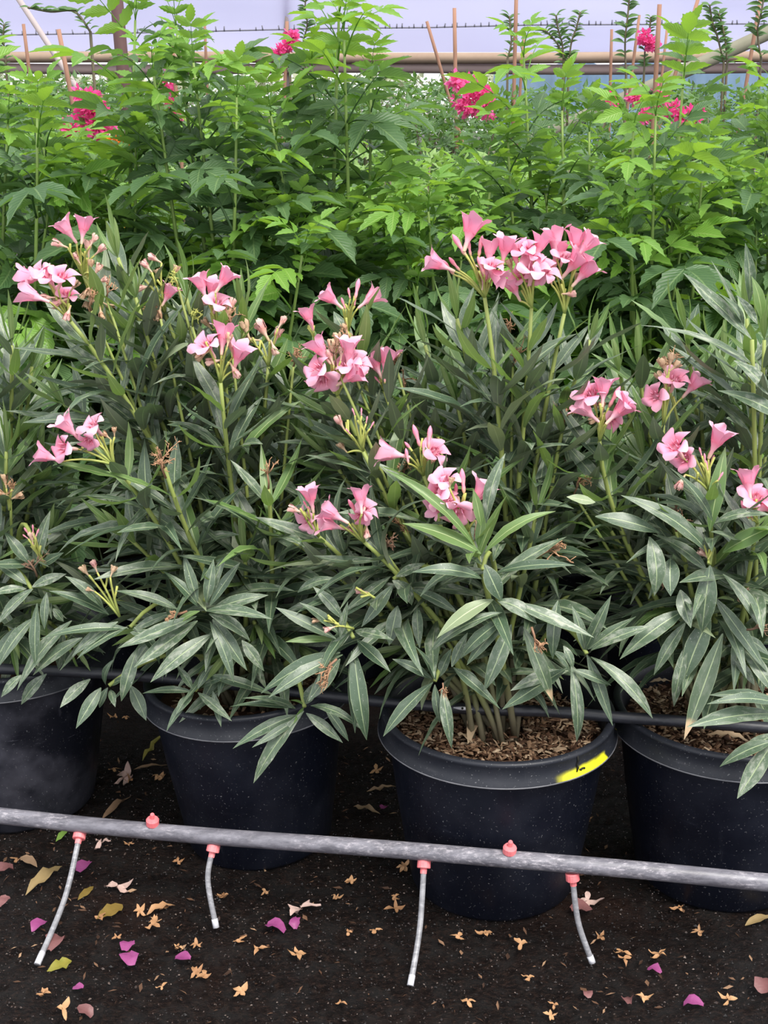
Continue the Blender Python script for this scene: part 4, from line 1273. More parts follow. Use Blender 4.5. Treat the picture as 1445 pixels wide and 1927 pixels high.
def shrub(label, x, y, stems, seed, group, z0=0.30, leafL=0.22, gap=0.10, young=0.12, potted=True, t0=0.22):
    rg = random.Random(seed)
    o = Vector((x, y, z0))
    root = thing('leafy_shrub', label, 'shrub', o, group)
    cnt = 0
    for (tip, b) in stems:
        base = Vector((x + rg.uniform(-.05, .05), y + rg.uniform(-.05, .05), z0))
        via = base.lerp(tip, 0.5)
        via.x = base.x * 0.45 + tip.x * 0.55 + rg.uniform(-.03, .03)
        via.y = base.y * 0.45 + tip.y * 0.55
        via.z = base.z + (tip.z - base.z) * 0.45
        path = bez(base, via, tip, 12)
        mb = MB()
        mb.tube([p - o for p in path], [0.0085 - 0.006 * i / 12 for i in range(13)], 6)
        st = mb.build('stem', 'shrub_stem', root)
        L = sum((q - p).length for p, q in zip(path[:-1], path[1:]))
        d = L * t0
        ph = rg.uniform(0, 6.28)
        while d < L * 0.985:
            f = d / L
            i = min(11, int(f * 12))
            p = path[i].lerp(path[i + 1], f * 12 - i)
            tg = (path[i + 1] - path[i]).normalized()
            a = tg.orthogonal().normalized()
            bb = tg.cross(a)
            for q in range(2):
                an = ph + q * pi + rg.uniform(-.3, .3)
                rad = a * math.cos(an) + bb * math.sin(an)
                dr = (rad + tg * (rg.uniform(0.1, 0.6) + 0.9 * max(0, f - 0.5) * 2 * (1 if b else 0.6)) + Vector((0, 0, -0.12))).normalized()
                ll = leafL * rg.uniform(0.8, 1.2) * (1.0 - 0.50 * max(0, (f - 0.72) / 0.28))
                yg = (f > 0.86 and rg.random() < 0.5) or rg.random() < young
                me = CL['shrub_young' if yg else 'shrub'][rg.randrange(5)]
                put('leaf', me, st, frame(p - o, p - o + dr * ll, tg + Vector((rg.gauss(0, .3), rg.gauss(0, .3), 0.4)), ll))
                cnt += 1
            ph += pi / 2 + rg.uniform(-.2, .2)
            d += gap * rg.uniform(0.75, 1.25) * (0.65 if f > 0.75 else 1)
        for q in range(3):
            an = q * 2.1
            tg = (path[-1] - path[-2]).normalized()
            rad = tg.orthogonal().normalized()
            rad = Matrix.Rotation(an, 3, tg) @ rad
            dr = (tg + rad * 0.45).normalized()
            put('leaf', CL['shrub_young'][rg.randrange(5)], st, frame(path[-1] - o, path[-1] - o + dr * leafL * 0.42, tg - rad, leafL * 0.42))
            cnt += 1
    if potted:
        make_pot(label_pot(label), x, y, 0.142, 0.33, detail=False, group='hidden black pots of the shrubs')
    return root


def label_pot(l):
    if ' from the left of the green shrubs in the ' in l:
        return 'black pot under the ' + l.replace(' of the green shrubs in the', ' shrub of the').replace(' behind the oleanders', ' back')
    if 'just beyond' in l:
        return 'black pot under the ' + l.replace(' behind the oleanders', '')
    return 'black pot standing under the ' + l.split(',')[0].split(' with ')[0]


SR = random.Random(21)
ORD = ['first', 'second', 'third', 'fourth', 'fifth', 'sixth', 'seventh', 'eighth', 'ninth']
# rows of shrubs: (px at which it stands, distance), tall stems picked from the photograph
rowB = [(-40, 3.10, 'bushy green shrub at the left edge behind the oleanders'), (190, 3.06, 'leafy green shrub behind the leftmost pink sprays'), (420, 3.10, 'green shrub behind the small wilted flower heads'),
        (650, 3.05, 'tall green shrub with upright stems near the middle'), (860, 3.12, 'lower green shrub left of the big pink spray'), (1080, 3.08, 'dense dark green shrub behind the big pink spray'),
        (1270, 3.05, 'dense green shrub with large toothed leaves, right of the big pink spray'), (1480, 3.00, 'large-leaved green shrub cut off by the right edge')]
tall = {0: [(20, 215), (95, 330), (-30, 120), (150, 400), (70, 200)], 1: [(262, 20), (255, 250), (70, 240), (320, 420), (195, 330), (130, 300)], 2: [(330, 30), (370, 100), (440, 165), (500, 300), (290, 120), (560, 400)],
        3: [(640, -70), (515, 200), (590, 110), (700, 130), (650, 40), (640, 420)], 4: [(870, 420), (800, 380), (930, 330), (720, 430), (780, 520)], 5: [(985, 90), (1065, 190), (1140, 300), (1020, 340), (1110, 230), (950, 250)],
        6: [(1290, 100), (1185, 230), (1240, 200), (1330, 300), (1260, 380), (1180, 430)], 7: [(1435, 250), (1380, 330), (1470, 160), (1400, 430), (1500, 400)]}
for i, (px, Y, lab) in enumerate(rowB):
    Y += 0.13 if i % 2 else -0.05
    bx = at(px, 700, Y).x
    st = [(at(x + SR.uniform(-8, 8), y + 18, Y + SR.uniform(-0.16, 0.14)), True) for (x, y) in tall[i]]
    for k in range(4):
        st.append((at(px + SR.uniform(-150, 150), SR.uniform(380, 640), Y + SR.uniform(-0.22, 0.15)), False))
    shrub(lab, bx, Y, st, 300 + i, 'shrubs right behind the oleanders', leafL=0.27, gap=0.105, young=0.07)
for i in range(8):
    px = 20 + i * 205
    Y = 3.85 + (0.14 if i % 2 else -0.06) + SR.uniform(-.04, .04)
    bx = at(px, 500, Y).x
    st = [(at(px + SR.uniform(-130, 130), SR.choice((290, 330, 370, 410, 450)) - (150 if i == 2 and k < 3 else 0) * SR.random(), Y + SR.uniform(-.3, .3)), True) for k in range(6)]
    shrub(ORD[i] + ' from the left of the green shrubs in the second row behind the oleanders', bx, Y, st, 400 + i, 'shrubs in the second row back', leafL=0.26, gap=0.12, young=0.12)
for i in range(7):
    px = 0 + i * 240
    Y = 4.75 + SR.uniform(-.15, .15)
    bx = at(px, 400, Y).x
    st = [(at(px + SR.uniform(-140, 140), SR.uniform(290, 420), Y + SR.uniform(-.35, .35)), True) for k in range(5)]
    shrub(ORD[i] + ' from the left of the green shrubs in the third row behind the oleanders', bx, Y, st, 500 + i, 'shrubs in the third row back', leafL=0.24, gap=0.14, young=0.15)


# the rows go on past both edges of the frame
for (sd_, pxs) in (('left', -290), ('right', 1730)):
    for (rw, Y, n, tops) in (('first', 3.12, 7, (200, 480)), ('second', 3.9, 6, (290, 450)), ('third', 4.75, 5, (290, 420))):
        bx = at(pxs, 600, Y).x
        st = [(at(pxs + SR.uniform(-130, 130), SR.uniform(*tops), Y + SR.uniform(-.2, .2)), True) for k in range(n)]
        shrub('green shrub just beyond the %s edge in the %s row behind the oleanders' % (sd_, rw), bx, Y, st, 560 + n + len(sd_) * 10, 'shrubs past the edges', leafL=0.26, gap=0.12, young=0.1)


# ------------------------------------------------------------------ far rows
def far_plant(name, label, px, top_px, Y, wid, n, seed, mat='far_leaf', leaf=0.035, group=None, blooms=(), bmat='magenta', z0=0.0, clump=1.0):
    rg = random.Random(seed)
    c = at(px, top_px, Y)
    o = Vector((c.x, Y, z0))
    H = c.z - z0
    root = thing(name, label, 'shrub', o, group)
    mb = MB()
    tips = []
    for k in range(7):
        a = rg.uniform(0, 6.28)
        tp = Vector((math.cos(a) * wid * rg.uniform(.2, .75), math.sin(a) * wid * rg.uniform(.2, .6), H * rg.uniform(0.75, 0.98)))
        mb.tube(bez(Vector((0, 0, 0)), Vector((tp.x * .3, tp.y * .3, tp.z * .5)), tp, 6), [0.012, .011, .01, .008, .006, .005, .003], 5)
        tips.append(tp)
    mb.build('stems', 'wood_stem', root)
    mb = MB()
    for k in range(n):
        t = rg.random() ** 0.7
        a = rg.uniform(0, 6.28)
        r = wid * math.sqrt(rg.random()) * (0.55 + 0.6 * math.sin(pi * min(1, t * 0.9)) )
        p = Vector((r * math.cos(a), r * math.sin(a) * 0.8, H * (0.12 + 0.84 * t) + H * 0.06 * mnoise.noise((a * 2, r * 6, seed))))
        if mnoise.noise((p.x * 5, p.y * 5, p.z * 5 + seed)) < -0.18 * clump and rg.random() < 0.8:
            continue
        d = Vector((rg.gauss(0, 1), rg.gauss(0, 1), rg.gauss(0.1, 0.7))).normalized()
        L = leaf * rg.uniform(0.7, 1.35)
        sd_ = d.cross(Vector((rg.gauss(0, .4), rg.gauss(0, .4), 1))).normalized() * L * 0.27
        nn = d.cross(sd_).normalized() * L * 0.07
        i0 = mb.vert(p, (0.5, 0))
        i1 = mb.vert(p + d * L * 0.45 + sd_ + nn, (1, 0.5))
        i2 = mb.vert(p + d * L, (0.5, 1))
        i3 = mb.vert(p + d * L * 0.45 - sd_ + nn, (0, 0.5))
        mb.f.append((i0, i1, i2))
        mb.f.append((i0, i2, i3))
    tag(mb.build('foliage', mat, root, smooth=False), None, None, None, 'stuff')
    for (bx, by, sz) in blooms:
        bloom(root, at(bx, by, Y - wid * 0.55) - o, sz, rg, bmat)
    return root


def bloom(root, c, sz, rg, mat):
    mb = MB()
    for k in range(int(16 + 30 * sz / 0.1)):
        v = Vector((rg.gauss(0, .4), rg.gauss(0, .4), rg.gauss(0, .4)))
        if v.length > 1:
            v.normalize()
        p = c + v * sz * 0.85
        d = (v + Vector((rg.gauss(0, .5), rg.gauss(0, .5), rg.gauss(0, .5)))).normalized()
        s2 = d.orthogonal().normalized()
        L = rg.uniform(0.018, 0.03)
        for q in range(3):
            s3 = Matrix.Rotation(q * 2.1, 3, d) @ s2
            t3 = d.cross(s3)
            i0 = mb.vert(p)
            i1 = mb.vert(p + d * L * 0.6 + s3 * L * 0.35 + t3 * L * 0.35)
            i2 = mb.vert(p + d * L + s3 * L * 0.6)
            i3 = mb.vert(p + d * L * 0.6 + s3 * L * 0.35 - t3 * L * 0.35)
            mb.f.append((i0, i1, i2, i3))
    return mb.build('flower_cluster', mat, root, smooth=False)


far = [
    ('flowering_shrub', 'shrub with long magenta flower trails behind the left shrubs', 185, 175, 4.9, 0.42, 2600, [(165, 188, .045), (172, 205, .05), (185, 215, .04), (190, 235, .045), (135, 245, .03), (178, 240, .03)]),
    ('flowering_shrub', 'dark shrub with a few magenta flowers right of the rusty post', 330, 165, 6.3, 0.45, 2400, [(312, 157, .04), (322, 200, .02), (335, 220, .015)]),
    ('flowering_shrub', 'bushy shrub with one broad magenta flower head left of the tall bamboo stake', 850, 160, 6.5, 0.5, 2800, [(895, 170, .07), (905, 180, .06), (872, 190, .055), (915, 200, .05), (885, 205, .03), (857, 152, .035)]),
    ('flowering_shrub', 'shrub with scattered magenta flowers behind the right bamboo stakes', 1190, 200, 6.2, 0.5, 2800, [(1150, 190, .03), (1242, 185, .05), (1292, 220, .05), (1285, 237, .04), (1310, 215, .03), (1215, 218, .025), (1270, 210, .04), (1193, 183, .025)]),
    ('leafy_hedge_plant', 'dark far shrub at the left edge under the plastic wall', 30, 130, 6.6, 0.55, 3200, []),
    ('leafy_hedge_plant', 'dark far shrub left of the middle, under the plastic wall', 520, 185, 6.4, 0.5, 2800, []),
    ('leafy_hedge_plant', 'dark far shrub right behind the tall middle stems', 690, 190, 6.6, 0.5, 2800, []),
    ('leafy_hedge_plant', 'dark far shrub in front of the blue tarp', 1040, 190, 6.8, 0.5, 2800, []),
    ('leafy_hedge_plant', 'dark far shrub at the right edge under the mossy pole', 1400, 150, 6.4, 0.5, 2800, []),
]
for i, (nm, lab, px, tp, Y, wd, n, bl) in enumerate(far):
    far_plant(nm, lab, px, tp, Y, wd, n, 600 + i, leaf=0.045, group='far shrubs under the plastic wall', blooms=bl)
# orange flowers low on the left
fo = far_plant('flowering_shrub', 'shrub with small orange flowers beside the rusty post', 225, 290, 5.3, 0.32, 1300, 650, leaf=0.04, blooms=[(235, 272, .03), (210, 268, .02), (243, 278, .03), (28, 340, .02)], bmat='orange')
far_plant('flowering_shrub', 'low shrub with orange blossom behind the left pink sprays', 265, 420, 3.5, 0.16, 500, 651, leaf=0.035, blooms=[(262, 437, .022), (250, 432, .012)], bmat='orange')
# lighter shrubs in the middle distance
MIDL = ['in the middle distance left of the broad magenta flower head', 'in the middle distance below the pointed green shoot', 'in the middle distance left of the tall middle stems', 'in the middle distance right of the rusty post', 'in the middle distance at the far left', 'in the middle distance below the leafy climber', 'in the middle distance at the far right']
for i, (px, tp, Y, wd) in enumerate(((780, 270, 5.2, 0.42), (960, 300, 5.4, 0.4), (560, 300, 5.2, 0.4), (330, 300, 5.3, 0.42), (90, 290, 5.2, 0.42), (1150, 290, 5.2, 0.42), (1360, 290, 5.2, 0.42))):
    far_plant('leafy_hedge_plant', ORD[i] + ' listed of the light green fine-leaved shrubs in the middle distance' if False else 'light green fine-leaved shrub ' + MIDL[i], px, tp, Y, wd, 1900, 700 + i, 'far_leaf_light', 0.05, 'fine-leaved shrubs in the middle distance')
for i in range(8):
    px = -20 + i * 212
    far_plant('leafy_hedge_plant', ORD[i] + ' from the left of the dark shrubs in the farthest row below the rail', px, 140 + SR.uniform(-12, 22), 9.3 + SR.uniform(-.3, .3), 0.45, 2600, 720 + i, 'far_leaf', 0.06, 'farthest row of shrubs')
for i in range(9):
    px = -60 + i * 195
    far_plant('hedge_bush', ORD[i] + ' from the left of the pale bushes outside below the plastic wall', px, 128, 13.2 + SR.uniform(-.2, .2), 0.55, 2600, 760 + i, 'hedge_leaf', 0.075, 'bushes outside the greenhouse', clump=0.5)
# blue tarp
mb = MB()
rows, uvs = [], []
A, B_ = at(930, 118, 12.0), at(1460, 118, 12.0)
for j in range(9):
    z = A.z - 0.75 * j / 8
    rows.append([(A.x + (B_.x - A.x) * i / 30, 12.0 + 0.06 * math.sin(i * 1.7 + j * 0.6) + 0.03 * math.sin(i * 4.1), z + 0.03 * math.sin(i * 0.9)) for i in range(31)])
    uvs.append([(i / 30, j / 8) for i in range(31)])
mb.grid(rows, uvs)
tag(mb.build('blue_tarp', 'tarp'), 'pale blue tarp hung below the rail on the right', 'tarp')

# stakes: top px, foot px, distance, radius
stakes = [((44, 45), (52, 110), 6.9, .011, 'short bamboo stake at the far left edge'), ((110, 55), (142, 220), 5.2, .011, 'bamboo stake leaning right, left of the rusty post'), ((321, 48), (330, 160), 6.0, .011, 'bamboo stake just right of the rusty post'),
          ((540, 40), (537, 130), 7.0, .012, 'bamboo stake between red flowers left of the tall green stems'), ((803, 40), (825, 115), 7.6, .012, 'short bamboo stake leaning right, left of the tallest straight one'), ((855, 15), (858, 215), 6.6, .012, 'tall straight bamboo stake above the broad magenta flower head'),
          ((972, -30), (968, 130), 6.6, .012, 'bamboo stake cut by the top edge behind a pointed green shoot'), ((986, 58), (978, 180), 7.2, .010, 'thin short stake just right of the one cut by the top edge'), ((1151, 55), (1149, 130), 8.0, .011, 'short dark stake left of the leafy climber'),
          ((1203, 28), (1190, 130), 7.5, .010, 'thin stake leaning left beside the leafy climber'), ((1241, 8), (1232, 180), 5.6, .012, 'tall reddish bamboo stake right of the leafy climber'), ((1255, 55), (1250, 100), 8.2, .010, 'short stake right behind the tall reddish one'),
          ((1316, -10), (1284, 95), 7.0, .012, 'stake leaning left, cut by the top edge on the right'), ((1432, -10), (1412, 110), 7.0, .012, 'stake near the right edge beside a climbing shoot'), ((385, 40), (388, 120), 7.6, .010, 'thin stake behind the left green shrubs')]
for (tp, ft, Y, r, lab) in stakes:
    a = at(*tp, Y)
    b = at(*ft, Y)
    r *= 0.72
    d = (b - a) / (a.z - b.z)
    g = a + d * a.z
    mb = MB()
    n = 9
    pts, rd = [], []
    for i in range(n + 1):
        p = g.lerp(a, i / n)
        pts.append(p - g)
        rd.append(r * (1.0 if i % 2 else 1.08))
    mb.tube(pts, rd, 8)
    tag(mb.build('bamboo_stake', 'bamboo', None, g), lab, 'stake', 'bamboo stakes')
# posts and poles
mb = MB()
a, b = at(214, -60, 6.8), at(246, 300, 6.8)
g = b + (b - a) / (a.z - b.z) * b.z
up = (a - b) / (a.z - b.z)
mb.tube([Vector((0, 0, 0)), up * 2.2 * 1.0], 0.030, 12)
mb.tube([up * 0.0, up * 0.03], 0.06, 12)
tag(mb.build('rusty_post', 'post', None, g), 'dark reddish metal post left of the middle', 'post')
for (tp, ft, Y, r, mk, lab) in (((35, -2), (118, 125), 8.4, .017, 'pole', 'thin grey brace slanting down from the upper left'), ((1560, 10), (1345, 108), 9.0, .042, 'log', 'thick mossy pole slanting up to the right edge')):
    a, b = at(*tp, Y), at(*ft, Y)
    d = (b - a)
    g = b + d * (b.z / (a.z - b.z))
    top = a - d * 0.6
    mb = MB()
    mb.tube([Vector((0, 0, 0)), (top - g) * 0.5, top - g], r, 10)
    tag(mb.build('brace_pole', mk, None, g), lab, 'pole')


# climbing shoots that stand out against the plastic
def climber(label, pts, Y, leafL, seed, fine=False, blooms=()):
    rg = random.Random(seed)
    path = smooth_path([at(x, y, Y) for x, y in pts], 6)
    o = Vector((path[0].x, Y, 0))
    root = thing('climbing_shoot', label, 'plant', o, 'climbing shoots against the plastic')
    mb = MB()
    mb.tube([Vector((0, 0, 0)), (path[0] - o) * 0.5 + Vector((.01, 0, 0)), path[0] - o] + [p - o for p in path[1:]], [0.006] * 3 + [0.0045] * (len(path) - 1), 5)
    st = mb.build('stem', 'wood_stem', root)
    me = climber.me
    L = 0
    for i in range(1, len(path)):
        seg = (path[i] - path[i - 1]).length
        k = max(1, int(seg / (leafL * (0.75 if fine else 1.4))))
        for q in range(k):
            p = path[i - 1].lerp(path[i], (q + rg.random()) / k)
            tg = (path[i] - path[i - 1]).normalized()
            for sg in (-1, 1):
                if rg.random() < 0.15:
                    continue
                sdv = Matrix.Rotation(rg.uniform(-0.8, 0.8), 3, tg) @ Vector((sg, 0, 0))
                d = (sdv + tg * rg.uniform(0.0, 0.7)).normalized()
                ll = leafL * rg.uniform(0.8, 1.5) * (1.25 if not fine else 1.4)
                put('leaf', me, st, frame(p - o, p - o + d * ll, Vector((0, -.6, 1)), ll * (0.35 if fine else 0.52)))
    for (bx, by, sz) in blooms:
        bloom(root, at(bx, by, Y - 0.03) - o, sz, rg, 'magenta')
    return root


mb = MB()
blade(mb, 5, 0.5, 0, 0.0, 0.15, ovate, 0.05)
climber.me = mb.mesh('climber_leaf', 'far_leaf')
climber('leafy climber with dark leaf pairs cut by the top edge on the right', [(1178, 140), (1176, 80), (1182, 20), (1186, -30)], 6.6, 0.038, 1)
climber('climber with two red blooms beside the tall reddish stake', [(1212, 130), (1214, 90), (1222, 55), (1224, 32)], 7.0, 0.03, 2, blooms=[(1211, 70, .035), (1219, 82, .03), (1230, 84, .035)])
climber('wispy shoot with small leaves left of the mossy pole', [(1362, 120), (1350, 70), (1340, 40), (1335, 8)], 6.6, 0.034, 3)
climber('second wispy shoot curving right above the mossy pole', [(1368, 120), (1365, 80), (1358, 45), (1352, 25)], 6.6, 0.03, 4)
climber('climbing shoot at the right edge beside a stake', [(1432, 110), (1425, 60), (1432, 25), (1440, -20)], 6.6, 0.04, 5)
climber('thin vine hanging in front of the plastic left of the tall green stems', [(571, 75), (578, 45), (574, 15), (577, -20)], 8.2, 0.035, 6)
climber('feathery shoot left of a pair above the blue tarp', [(1060, 120), (1058, 85), (1050, 55), (1046, 28)], 6.8, 0.03, 7, True)
climber('feathery shoot right of a pair above the blue tarp', [(1070, 120), (1075, 80), (1085, 50), (1092, 22)], 6.8, 0.03, 8, True)
climber('feathery shoot leaning left above the blue tarp', [(1062, 110), (1050, 85), (1035, 66), (1020, 55)], 6.8, 0.028, 9, True)
climber('feathery plant tip behind the pointed green shoot', [(955, 110), (962, 80), (960, 50), (958, 30)], 6.8, 0.028, 10, True)
climber('feathery branch reaching left in front of the plastic', [(170, 60), (140, 22), (95, 22), (52, 14)], 5.6, 0.03, 11, True)
climber('fine twiggy plant at the far left edge', [(12, 140), (10, 100), (6, 75), (8, 45)], 7.0, 0.03, 12, True)
climber('small shoot with red buds left of the tall green stems', [(545, 130), (542, 110), (546, 85), (549, 68)], 7.0, 0.025, 13, blooms=[(526, 97, .03), (540, 90, .03), (548, 66, .032), (548, 78, .028)])


# ------------------------------------------------------------------ litter on the ground
def crumple(kind, seed):
    rg = random.Random(seed)
    mb = MB()
    if kind == 'bract':
        n = 5
        rows, uvs = [], []
        for i in range(n):
            t = i / (n - 1)
            hw = 0.42 * math.sin(pi * (0.12 + 0.80 * t)) ** 0.8
            rows.append([(c * hw * rg.uniform(0.75, 1.15), t - 0.5, 0.14 + 0.5 * abs(c) * hw * rg.uniform(0.2, 1.2) + rg.uniform(-.07, .09) + 0.16 * math.sin(t * 3)) for c in (-1, -.4, .4, 1)])
            uvs.append([((c + 1) / 2, t) for c in (-1, -.4, .4, 1)])
        mb.grid(rows, uvs)
    else:
        k = rg.choice((3, 4, 4, 5))
        for q in range(k):
            a = q * 2 * pi / k + rg.uniform(-.5, .5)
            L = rg.uniform(0.35, 0.75)
            wd = rg.uniform(0.09, 0.17)
            d = Vector((math.cos(a), math.sin(a), rg.uniform(0, .5)))
            s2 = Vector((-math.sin(a), math.cos(a), 0))
            rows, uvs = [], []
            for i in range(5):
                t = i / 4
                hw = wd * (0.4, 1, 1.1, .7, .1)[i]
                c0 = d * L * t + Vector((0, 0, 0.08 + 0.10 * math.sin(t * 4 + q) + rg.uniform(-.03, .03)))
                rows.append([c0 - s2 * hw + Vector((0, 0, rg.uniform(0, .10))), c0, c0 + s2 * hw + Vector((0, 0, rg.uniform(0, .10)))])
                uvs.append([(0, t), (.5, t), (1, t)])
            mb.grid(rows, uvs)
    return mb


def litter(name, label, cat, group, px, py, size, mat, kind, seed, z=0.003):
    rg = random.Random(seed)
    p = atz(px, py, z)
    me = crumple(kind, seed).mesh(name, mat)
    m = Matrix.Translation(p) @ Matrix.Rotation(rg.uniform(0, 6.28), 4, 'Z') @ Matrix.Rotation(rg.gauss(0, .15), 4, 'X') @ Matrix.Scale(size, 4)
    o = put(name, me, None, m)
    return tag(o, label, cat, group)


petals = [(160, 1637, 36, 'purple-pink fallen bract right of the first drip tube'), (74, 1748, 34, 'purple-pink fallen bract left of the first drip tube'), (241, 1786, 32, 'upper of two touching purple-pink bracts on the soil'), (244, 1811, 36, 'lower of two touching purple-pink bracts on the soil'),
          (345, 1808, 28, 'small dark magenta bract below the second drip tube'), (518, 1752, 38, 'large faded pink-purple bract in the middle of the soil'), (555, 1740, 26, 'small pink bract right beside the large faded one'), (1305, 1895, 32, 'bright magenta bract near the lower right corner'),
          (1232, 1830, 24, 'small pink bract below the right edge pot'), (148, 1862, 20, 'thin dark pink bract near the bottom left'), (311, 1392, 26, 'purple bract on the ground between the scuffed and leaning pots'), (722, 1524, 22, 'pink bract left of the yellow-marked pot')]
for i, (x, y, s, lab) in enumerate(petals):
    litter('fallen_bract', lab, 'petal', 'fallen purple bracts', x, y, s / 1000, 'bract', 'bract', 900 + i)
faded = [(1437, 1862, 40, 'big faded brown-pink bract at the lower right edge'), (1092, 1718, 40, 'round brown-pink bract behind the rightmost drip tube'), (1180, 1890, 26, 'faded bract in the lower right, right of a paler one'), (1105, 1875, 20, 'pale faded bract below the rightmost drip tube'),
         (105, 1783, 42, 'brown-pink bract touching the first drip tube'), (6, 1645, 40, 'reddish bract at the left edge below the pipe'), (158, 1908, 30, 'faded pink bract at the bottom left'), (360, 1292, 20, 'pinkish bract caught on the leaning pot'), (8, 1700, 26, 'brown bract low at the left edge')]
for i, (x, y, s, lab) in enumerate(faded):
    litter('faded_bract', lab, 'petal', 'faded fallen bracts', x, y, s / 1000, 'bract_pale', 'bract', 930 + i, 0.003 if i != 7 else 0.36)
tans = [(242, 1590), (190, 1730), (220, 1765), (263, 1718), (290, 1735), (310, 1710), (335, 1624), (287, 1745), (370, 1780), (450, 1772), (487, 1790), (368, 1836), (385, 1838), (82, 1872), (120, 1905), (305, 1860), (455, 1870), (660, 1660), (632, 1690), (655, 1757),
        (705, 1755), (745, 1715), (742, 1690), (760, 1632), (910, 1760), (862, 1765), (995, 1845), (1042, 1893), (1036, 1912), (1130, 1766), (1170, 1797), (1172, 1806), (1315, 1755), (1370, 1885), (1276, 1712), (245, 1470), (300, 1465), (215, 1452), (236, 1352), (215, 1352),
        (708, 1452), (1100, 1545), (1095, 1500), (335, 1785), (560, 1800), (640, 1890), (1210, 1880), (880, 1890), (30, 1620), (420, 1690), (500, 1680), (980, 1780), (1240, 1800)]
for i, (x, y) in enumerate(tans):
    litter('dry_blossom', 'small dry tan blossom fallen on the dark soil', 'blossom', 'dry tan blossoms on the soil', x, y, R.uniform(0.017, 0.036), 'tan', 'blossom', 1000 + i)
for i, (x, y, lab) in enumerate(((190, 1592, 'pale pink dry blossom just below the pipe, right of the first drip tube'), (221, 1675, 'whitish dry blossom between the first two drip tubes'), (568, 1716, 'large whitish dry blossom in the middle of the soil'), (240, 1466, 'pale dry blossom between the scuffed and leaning pots'), (1104, 1700, 'pale dry blossom right of the last drip tube'))):
    litter('pale_blossom', lab, 'blossom', 'pale dry blossoms on the soil', x, y, 0.045 if i != 2 else 0.055, 'pale', 'blossom', 1100 + i)


def dead_leaf(label, a, b, wpx, mat, var_arch, z=0.004, prof=lanceolate, group='fallen leaves on the soil', zt=None):
    p, q = atz(*a, z), atz(*b, z if zt is None else zt)
    mb = MB()
    blade(mb, 8, var_arch, 0.5, 0.03, 0.10, prof, 0.5, None, random.Random(hash(label) % 1000 if False else len(label)))
    wd = wpx * (p - CAM).dot(FW) / FPX
    o = put('fallen_leaf', mb.mesh('fallen_leaf', mat), None, frame(p, q, Vector((0, 0, 1)), wd))
    return tag(o, label, 'leaf', group)


dead_leaf('straw coloured curled leaf lying left of the first drip tube', (117, 1630), (48, 1685), 26, 'strawleaf', 0.4)
dead_leaf('olive brown oval leaf lying between the first two drip tubes', (230, 1702), (182, 1730), 34, 'olive', 0.1, prof=ovate)
dead_leaf('yellow and green oval leaf right of the first drip tube end', (135, 1808), (88, 1828), 30, 'yellowleaf', 0.2, prof=ovate)
dead_leaf('small olive leaf right of the first drip tube', (176, 1668), (146, 1694), 16, 'olive', 0.3)
dead_leaf('small brown leaf above the straw coloured one', (40, 1612), (70, 1632), 22, 'brownleaf', 0.4, prof=ovate)
dead_leaf('yellowing strap leaf leaning on the ground between two pots', (268, 1432), (316, 1375), 13, 'yellowleaf', 0.2, zt=0.05)
dead_leaf('brown lance-shaped leaf behind the pipe between two pots', (192, 1542), (248, 1497), 17, 'brownleaf', 0.1)
dead_leaf('straw leaf at the right edge below the last pot', (1402, 1742), (1460, 1722), 22, 'strawleaf', 0.3)
dead_leaf('brown leaf left of the yellow-marked pot', (665, 1518), (716, 1532), 17, 'brownleaf', 0.3)
dead_leaf('fresh green leaf tip under the pipe at the left', (128, 1560), (105, 1584), 13, 'greenbit', 0.2)
dead_leaf('twisted tan leaf between the second drip tube and the oval leaf', (276, 1722), (330, 1704), 20, 'tan', 0.8)
dead_leaf('long brown leaf lying between the two left pots', (252, 1448), (320, 1440), 12, 'brownleaf', 0.2)
dead_leaf('thin brown leaf left of the marked pot', (690, 1490), (752, 1480), 14, 'brownleaf', 0.2)
# dry leaves on the mulch of the two right pots
ML = [(((900, 1345), (880, 1400)), 24, 'dry brown leaf standing on the mulch below the punched hole'), (((905, 1358), (985, 1368)), 14, 'long pale dry leaf on the mulch of the yellow-marked pot'), (((915, 1370), (960, 1392)), 8, 'narrow dry leaf on the mulch of the yellow-marked pot'), (((860, 1380), (890, 1398)), 15, 'short dry leaf at the front of the mulch'),
      (((845, 1300), (875, 1262)), 26, 'broad dry leaf at the back of the yellow-marked pot'), (((880, 1310), (925, 1262)), 26, 'second broad dry leaf at the back of the yellow-marked pot'), (((790, 1290), (830, 1262)), 20, 'dry leaf at the left back of the yellow-marked pot'), (((760, 1300), (800, 1280)), 16, 'dry leaf near the left rim of the yellow-marked pot'),
      (((1172, 1278), (1217, 1290)), 16, 'pale dry leaf on the mulch at the left of the last pot'), (((1262, 1282), (1222, 1284)), 12, 'dry leaf in the middle of the last pot'), (((1275, 1225), (1248, 1252)), 20, 'curled pale dry leaf at the back of the last pot'), (((1340, 1320), (1375, 1260)), 34, 'large brown dry leaf in the last pot'),
      (((1380, 1330), (1400, 1270)), 34, 'second large brown dry leaf in the last pot'), (((1320, 1350), (1345, 1300)), 22, 'dry leaf standing at the rim of the last pot'), (((1295, 1310), (1320, 1280)), 16, 'small dry leaf in the last pot'), (((1410, 1395), (1330, 1382)), 22, 'tan dry leaf along the front rim of the last pot')]
for i, ((a, b), wpx, lab) in enumerate(ML):
    dead_leaf(lab, a, b, wpx, 'brownleaf' if i % 3 else 'mulchleaf', 0.4, 0.322, group='dry leaves on the pot mulch')


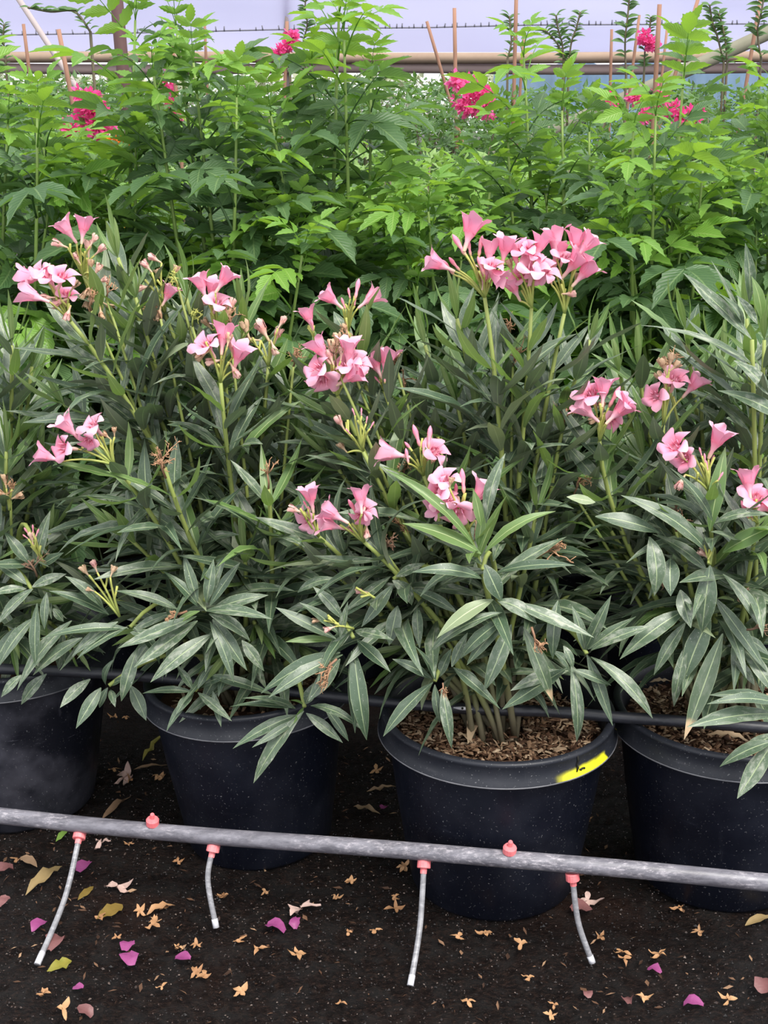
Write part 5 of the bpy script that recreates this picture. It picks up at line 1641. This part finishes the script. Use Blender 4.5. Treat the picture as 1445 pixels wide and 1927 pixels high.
# ------------------------------------------------------------------ the leaves that show largest stay single, the rest of each plant is one mass
bv, bf, owner = [], [], []
for pl in (o1, o2, o3, o4):
    for lf in pl.leaves:
        mw = Matrix.Translation(pl.o) @ lf.matrix_basis
        k0 = len(bv)
        bv += [mw @ v.co for v in lf.data.vertices]
        for pg in lf.data.polygons:
            bf.append(tuple(k0 + i for i in pg.vertices))
            owner.append(lf.name)
tree = BVHTree.FromPolygons(bv, bf)
for pl in (o1, o2, o3, o4):
    sc = []
    for lf in pl.leaves:
        mw = Matrix.Translation(pl.o) @ lf.matrix_basis
        vs_ = lf.data.vertices
        hits = 0
        for row in (2, 3, 4, 5, 6):
            for col in (1, 3):
                p = mw @ vs_[row * 5 + col].co
                d = p - CAM
                e = d / d.dot(FW)
                if abs(e.x) > 0.278 or abs(e.dot(UPV)) > 0.371:
                    continue
                loc, nr, ix, dist = tree.ray_cast(CAM, d.normalized(), d.length + 0.02)
                if ix is not None and owner[ix] == lf.name:
                    hits += 1
        a, b = mw @ vs_[2].co, mw @ vs_[42].co
        da, db = a - CAM, b - CAM
        px = (da / da.dot(FW) - db / db.dot(FW)).length
        sc.append((px * (hits + 0.05), lf))
    sc.sort(key=lambda t: -t[0])
    rest = [t[1] for t in sc[300:]]
    if not rest:
        continue
    verts, faces, uvs_, mats, rnds = [], [], [], [], []
    slot = []
    rg = random.Random(9)
    for lf in rest:
        me = lf.data
        if me.materials[0] not in slot:
            slot.append(me.materials[0])
        k0 = len(verts)
        mb_ = lf.matrix_basis
        rv = rg.random()
        verts += [tuple(mb_ @ v.co) for v in me.vertices]
        rnds += [rv] * len(me.vertices)
        uvd = me.uv_layers[0].data
        for pg in me.polygons:
            faces.append(tuple(k0 + i for i in pg.vertices))
            mats.append(slot.index(me.materials[0]))
            for li in pg.loop_indices:
                uvs_ += list(uvd[li].uv)
    me = bpy.data.meshes.new('inner_leaves')
    me.from_pydata(verts, [], faces)
    me.uv_layers.new(name='uv').data.foreach_set('uv', uvs_)
    me.attributes.new('rnd', 'FLOAT', 'POINT').data.foreach_set('value', rnds)
    me.polygons.foreach_set('use_smooth', [True] * len(faces))
    for m_ in slot:
        me.materials.append(m_)
    me.polygons.foreach_set('material_index', mats)
    me.update()
    tag(link('inner_leaves', me, pl.root), None, None, None, 'stuff')
    for lf in rest:
        bpy.data.objects.remove(lf, do_unlink=True)
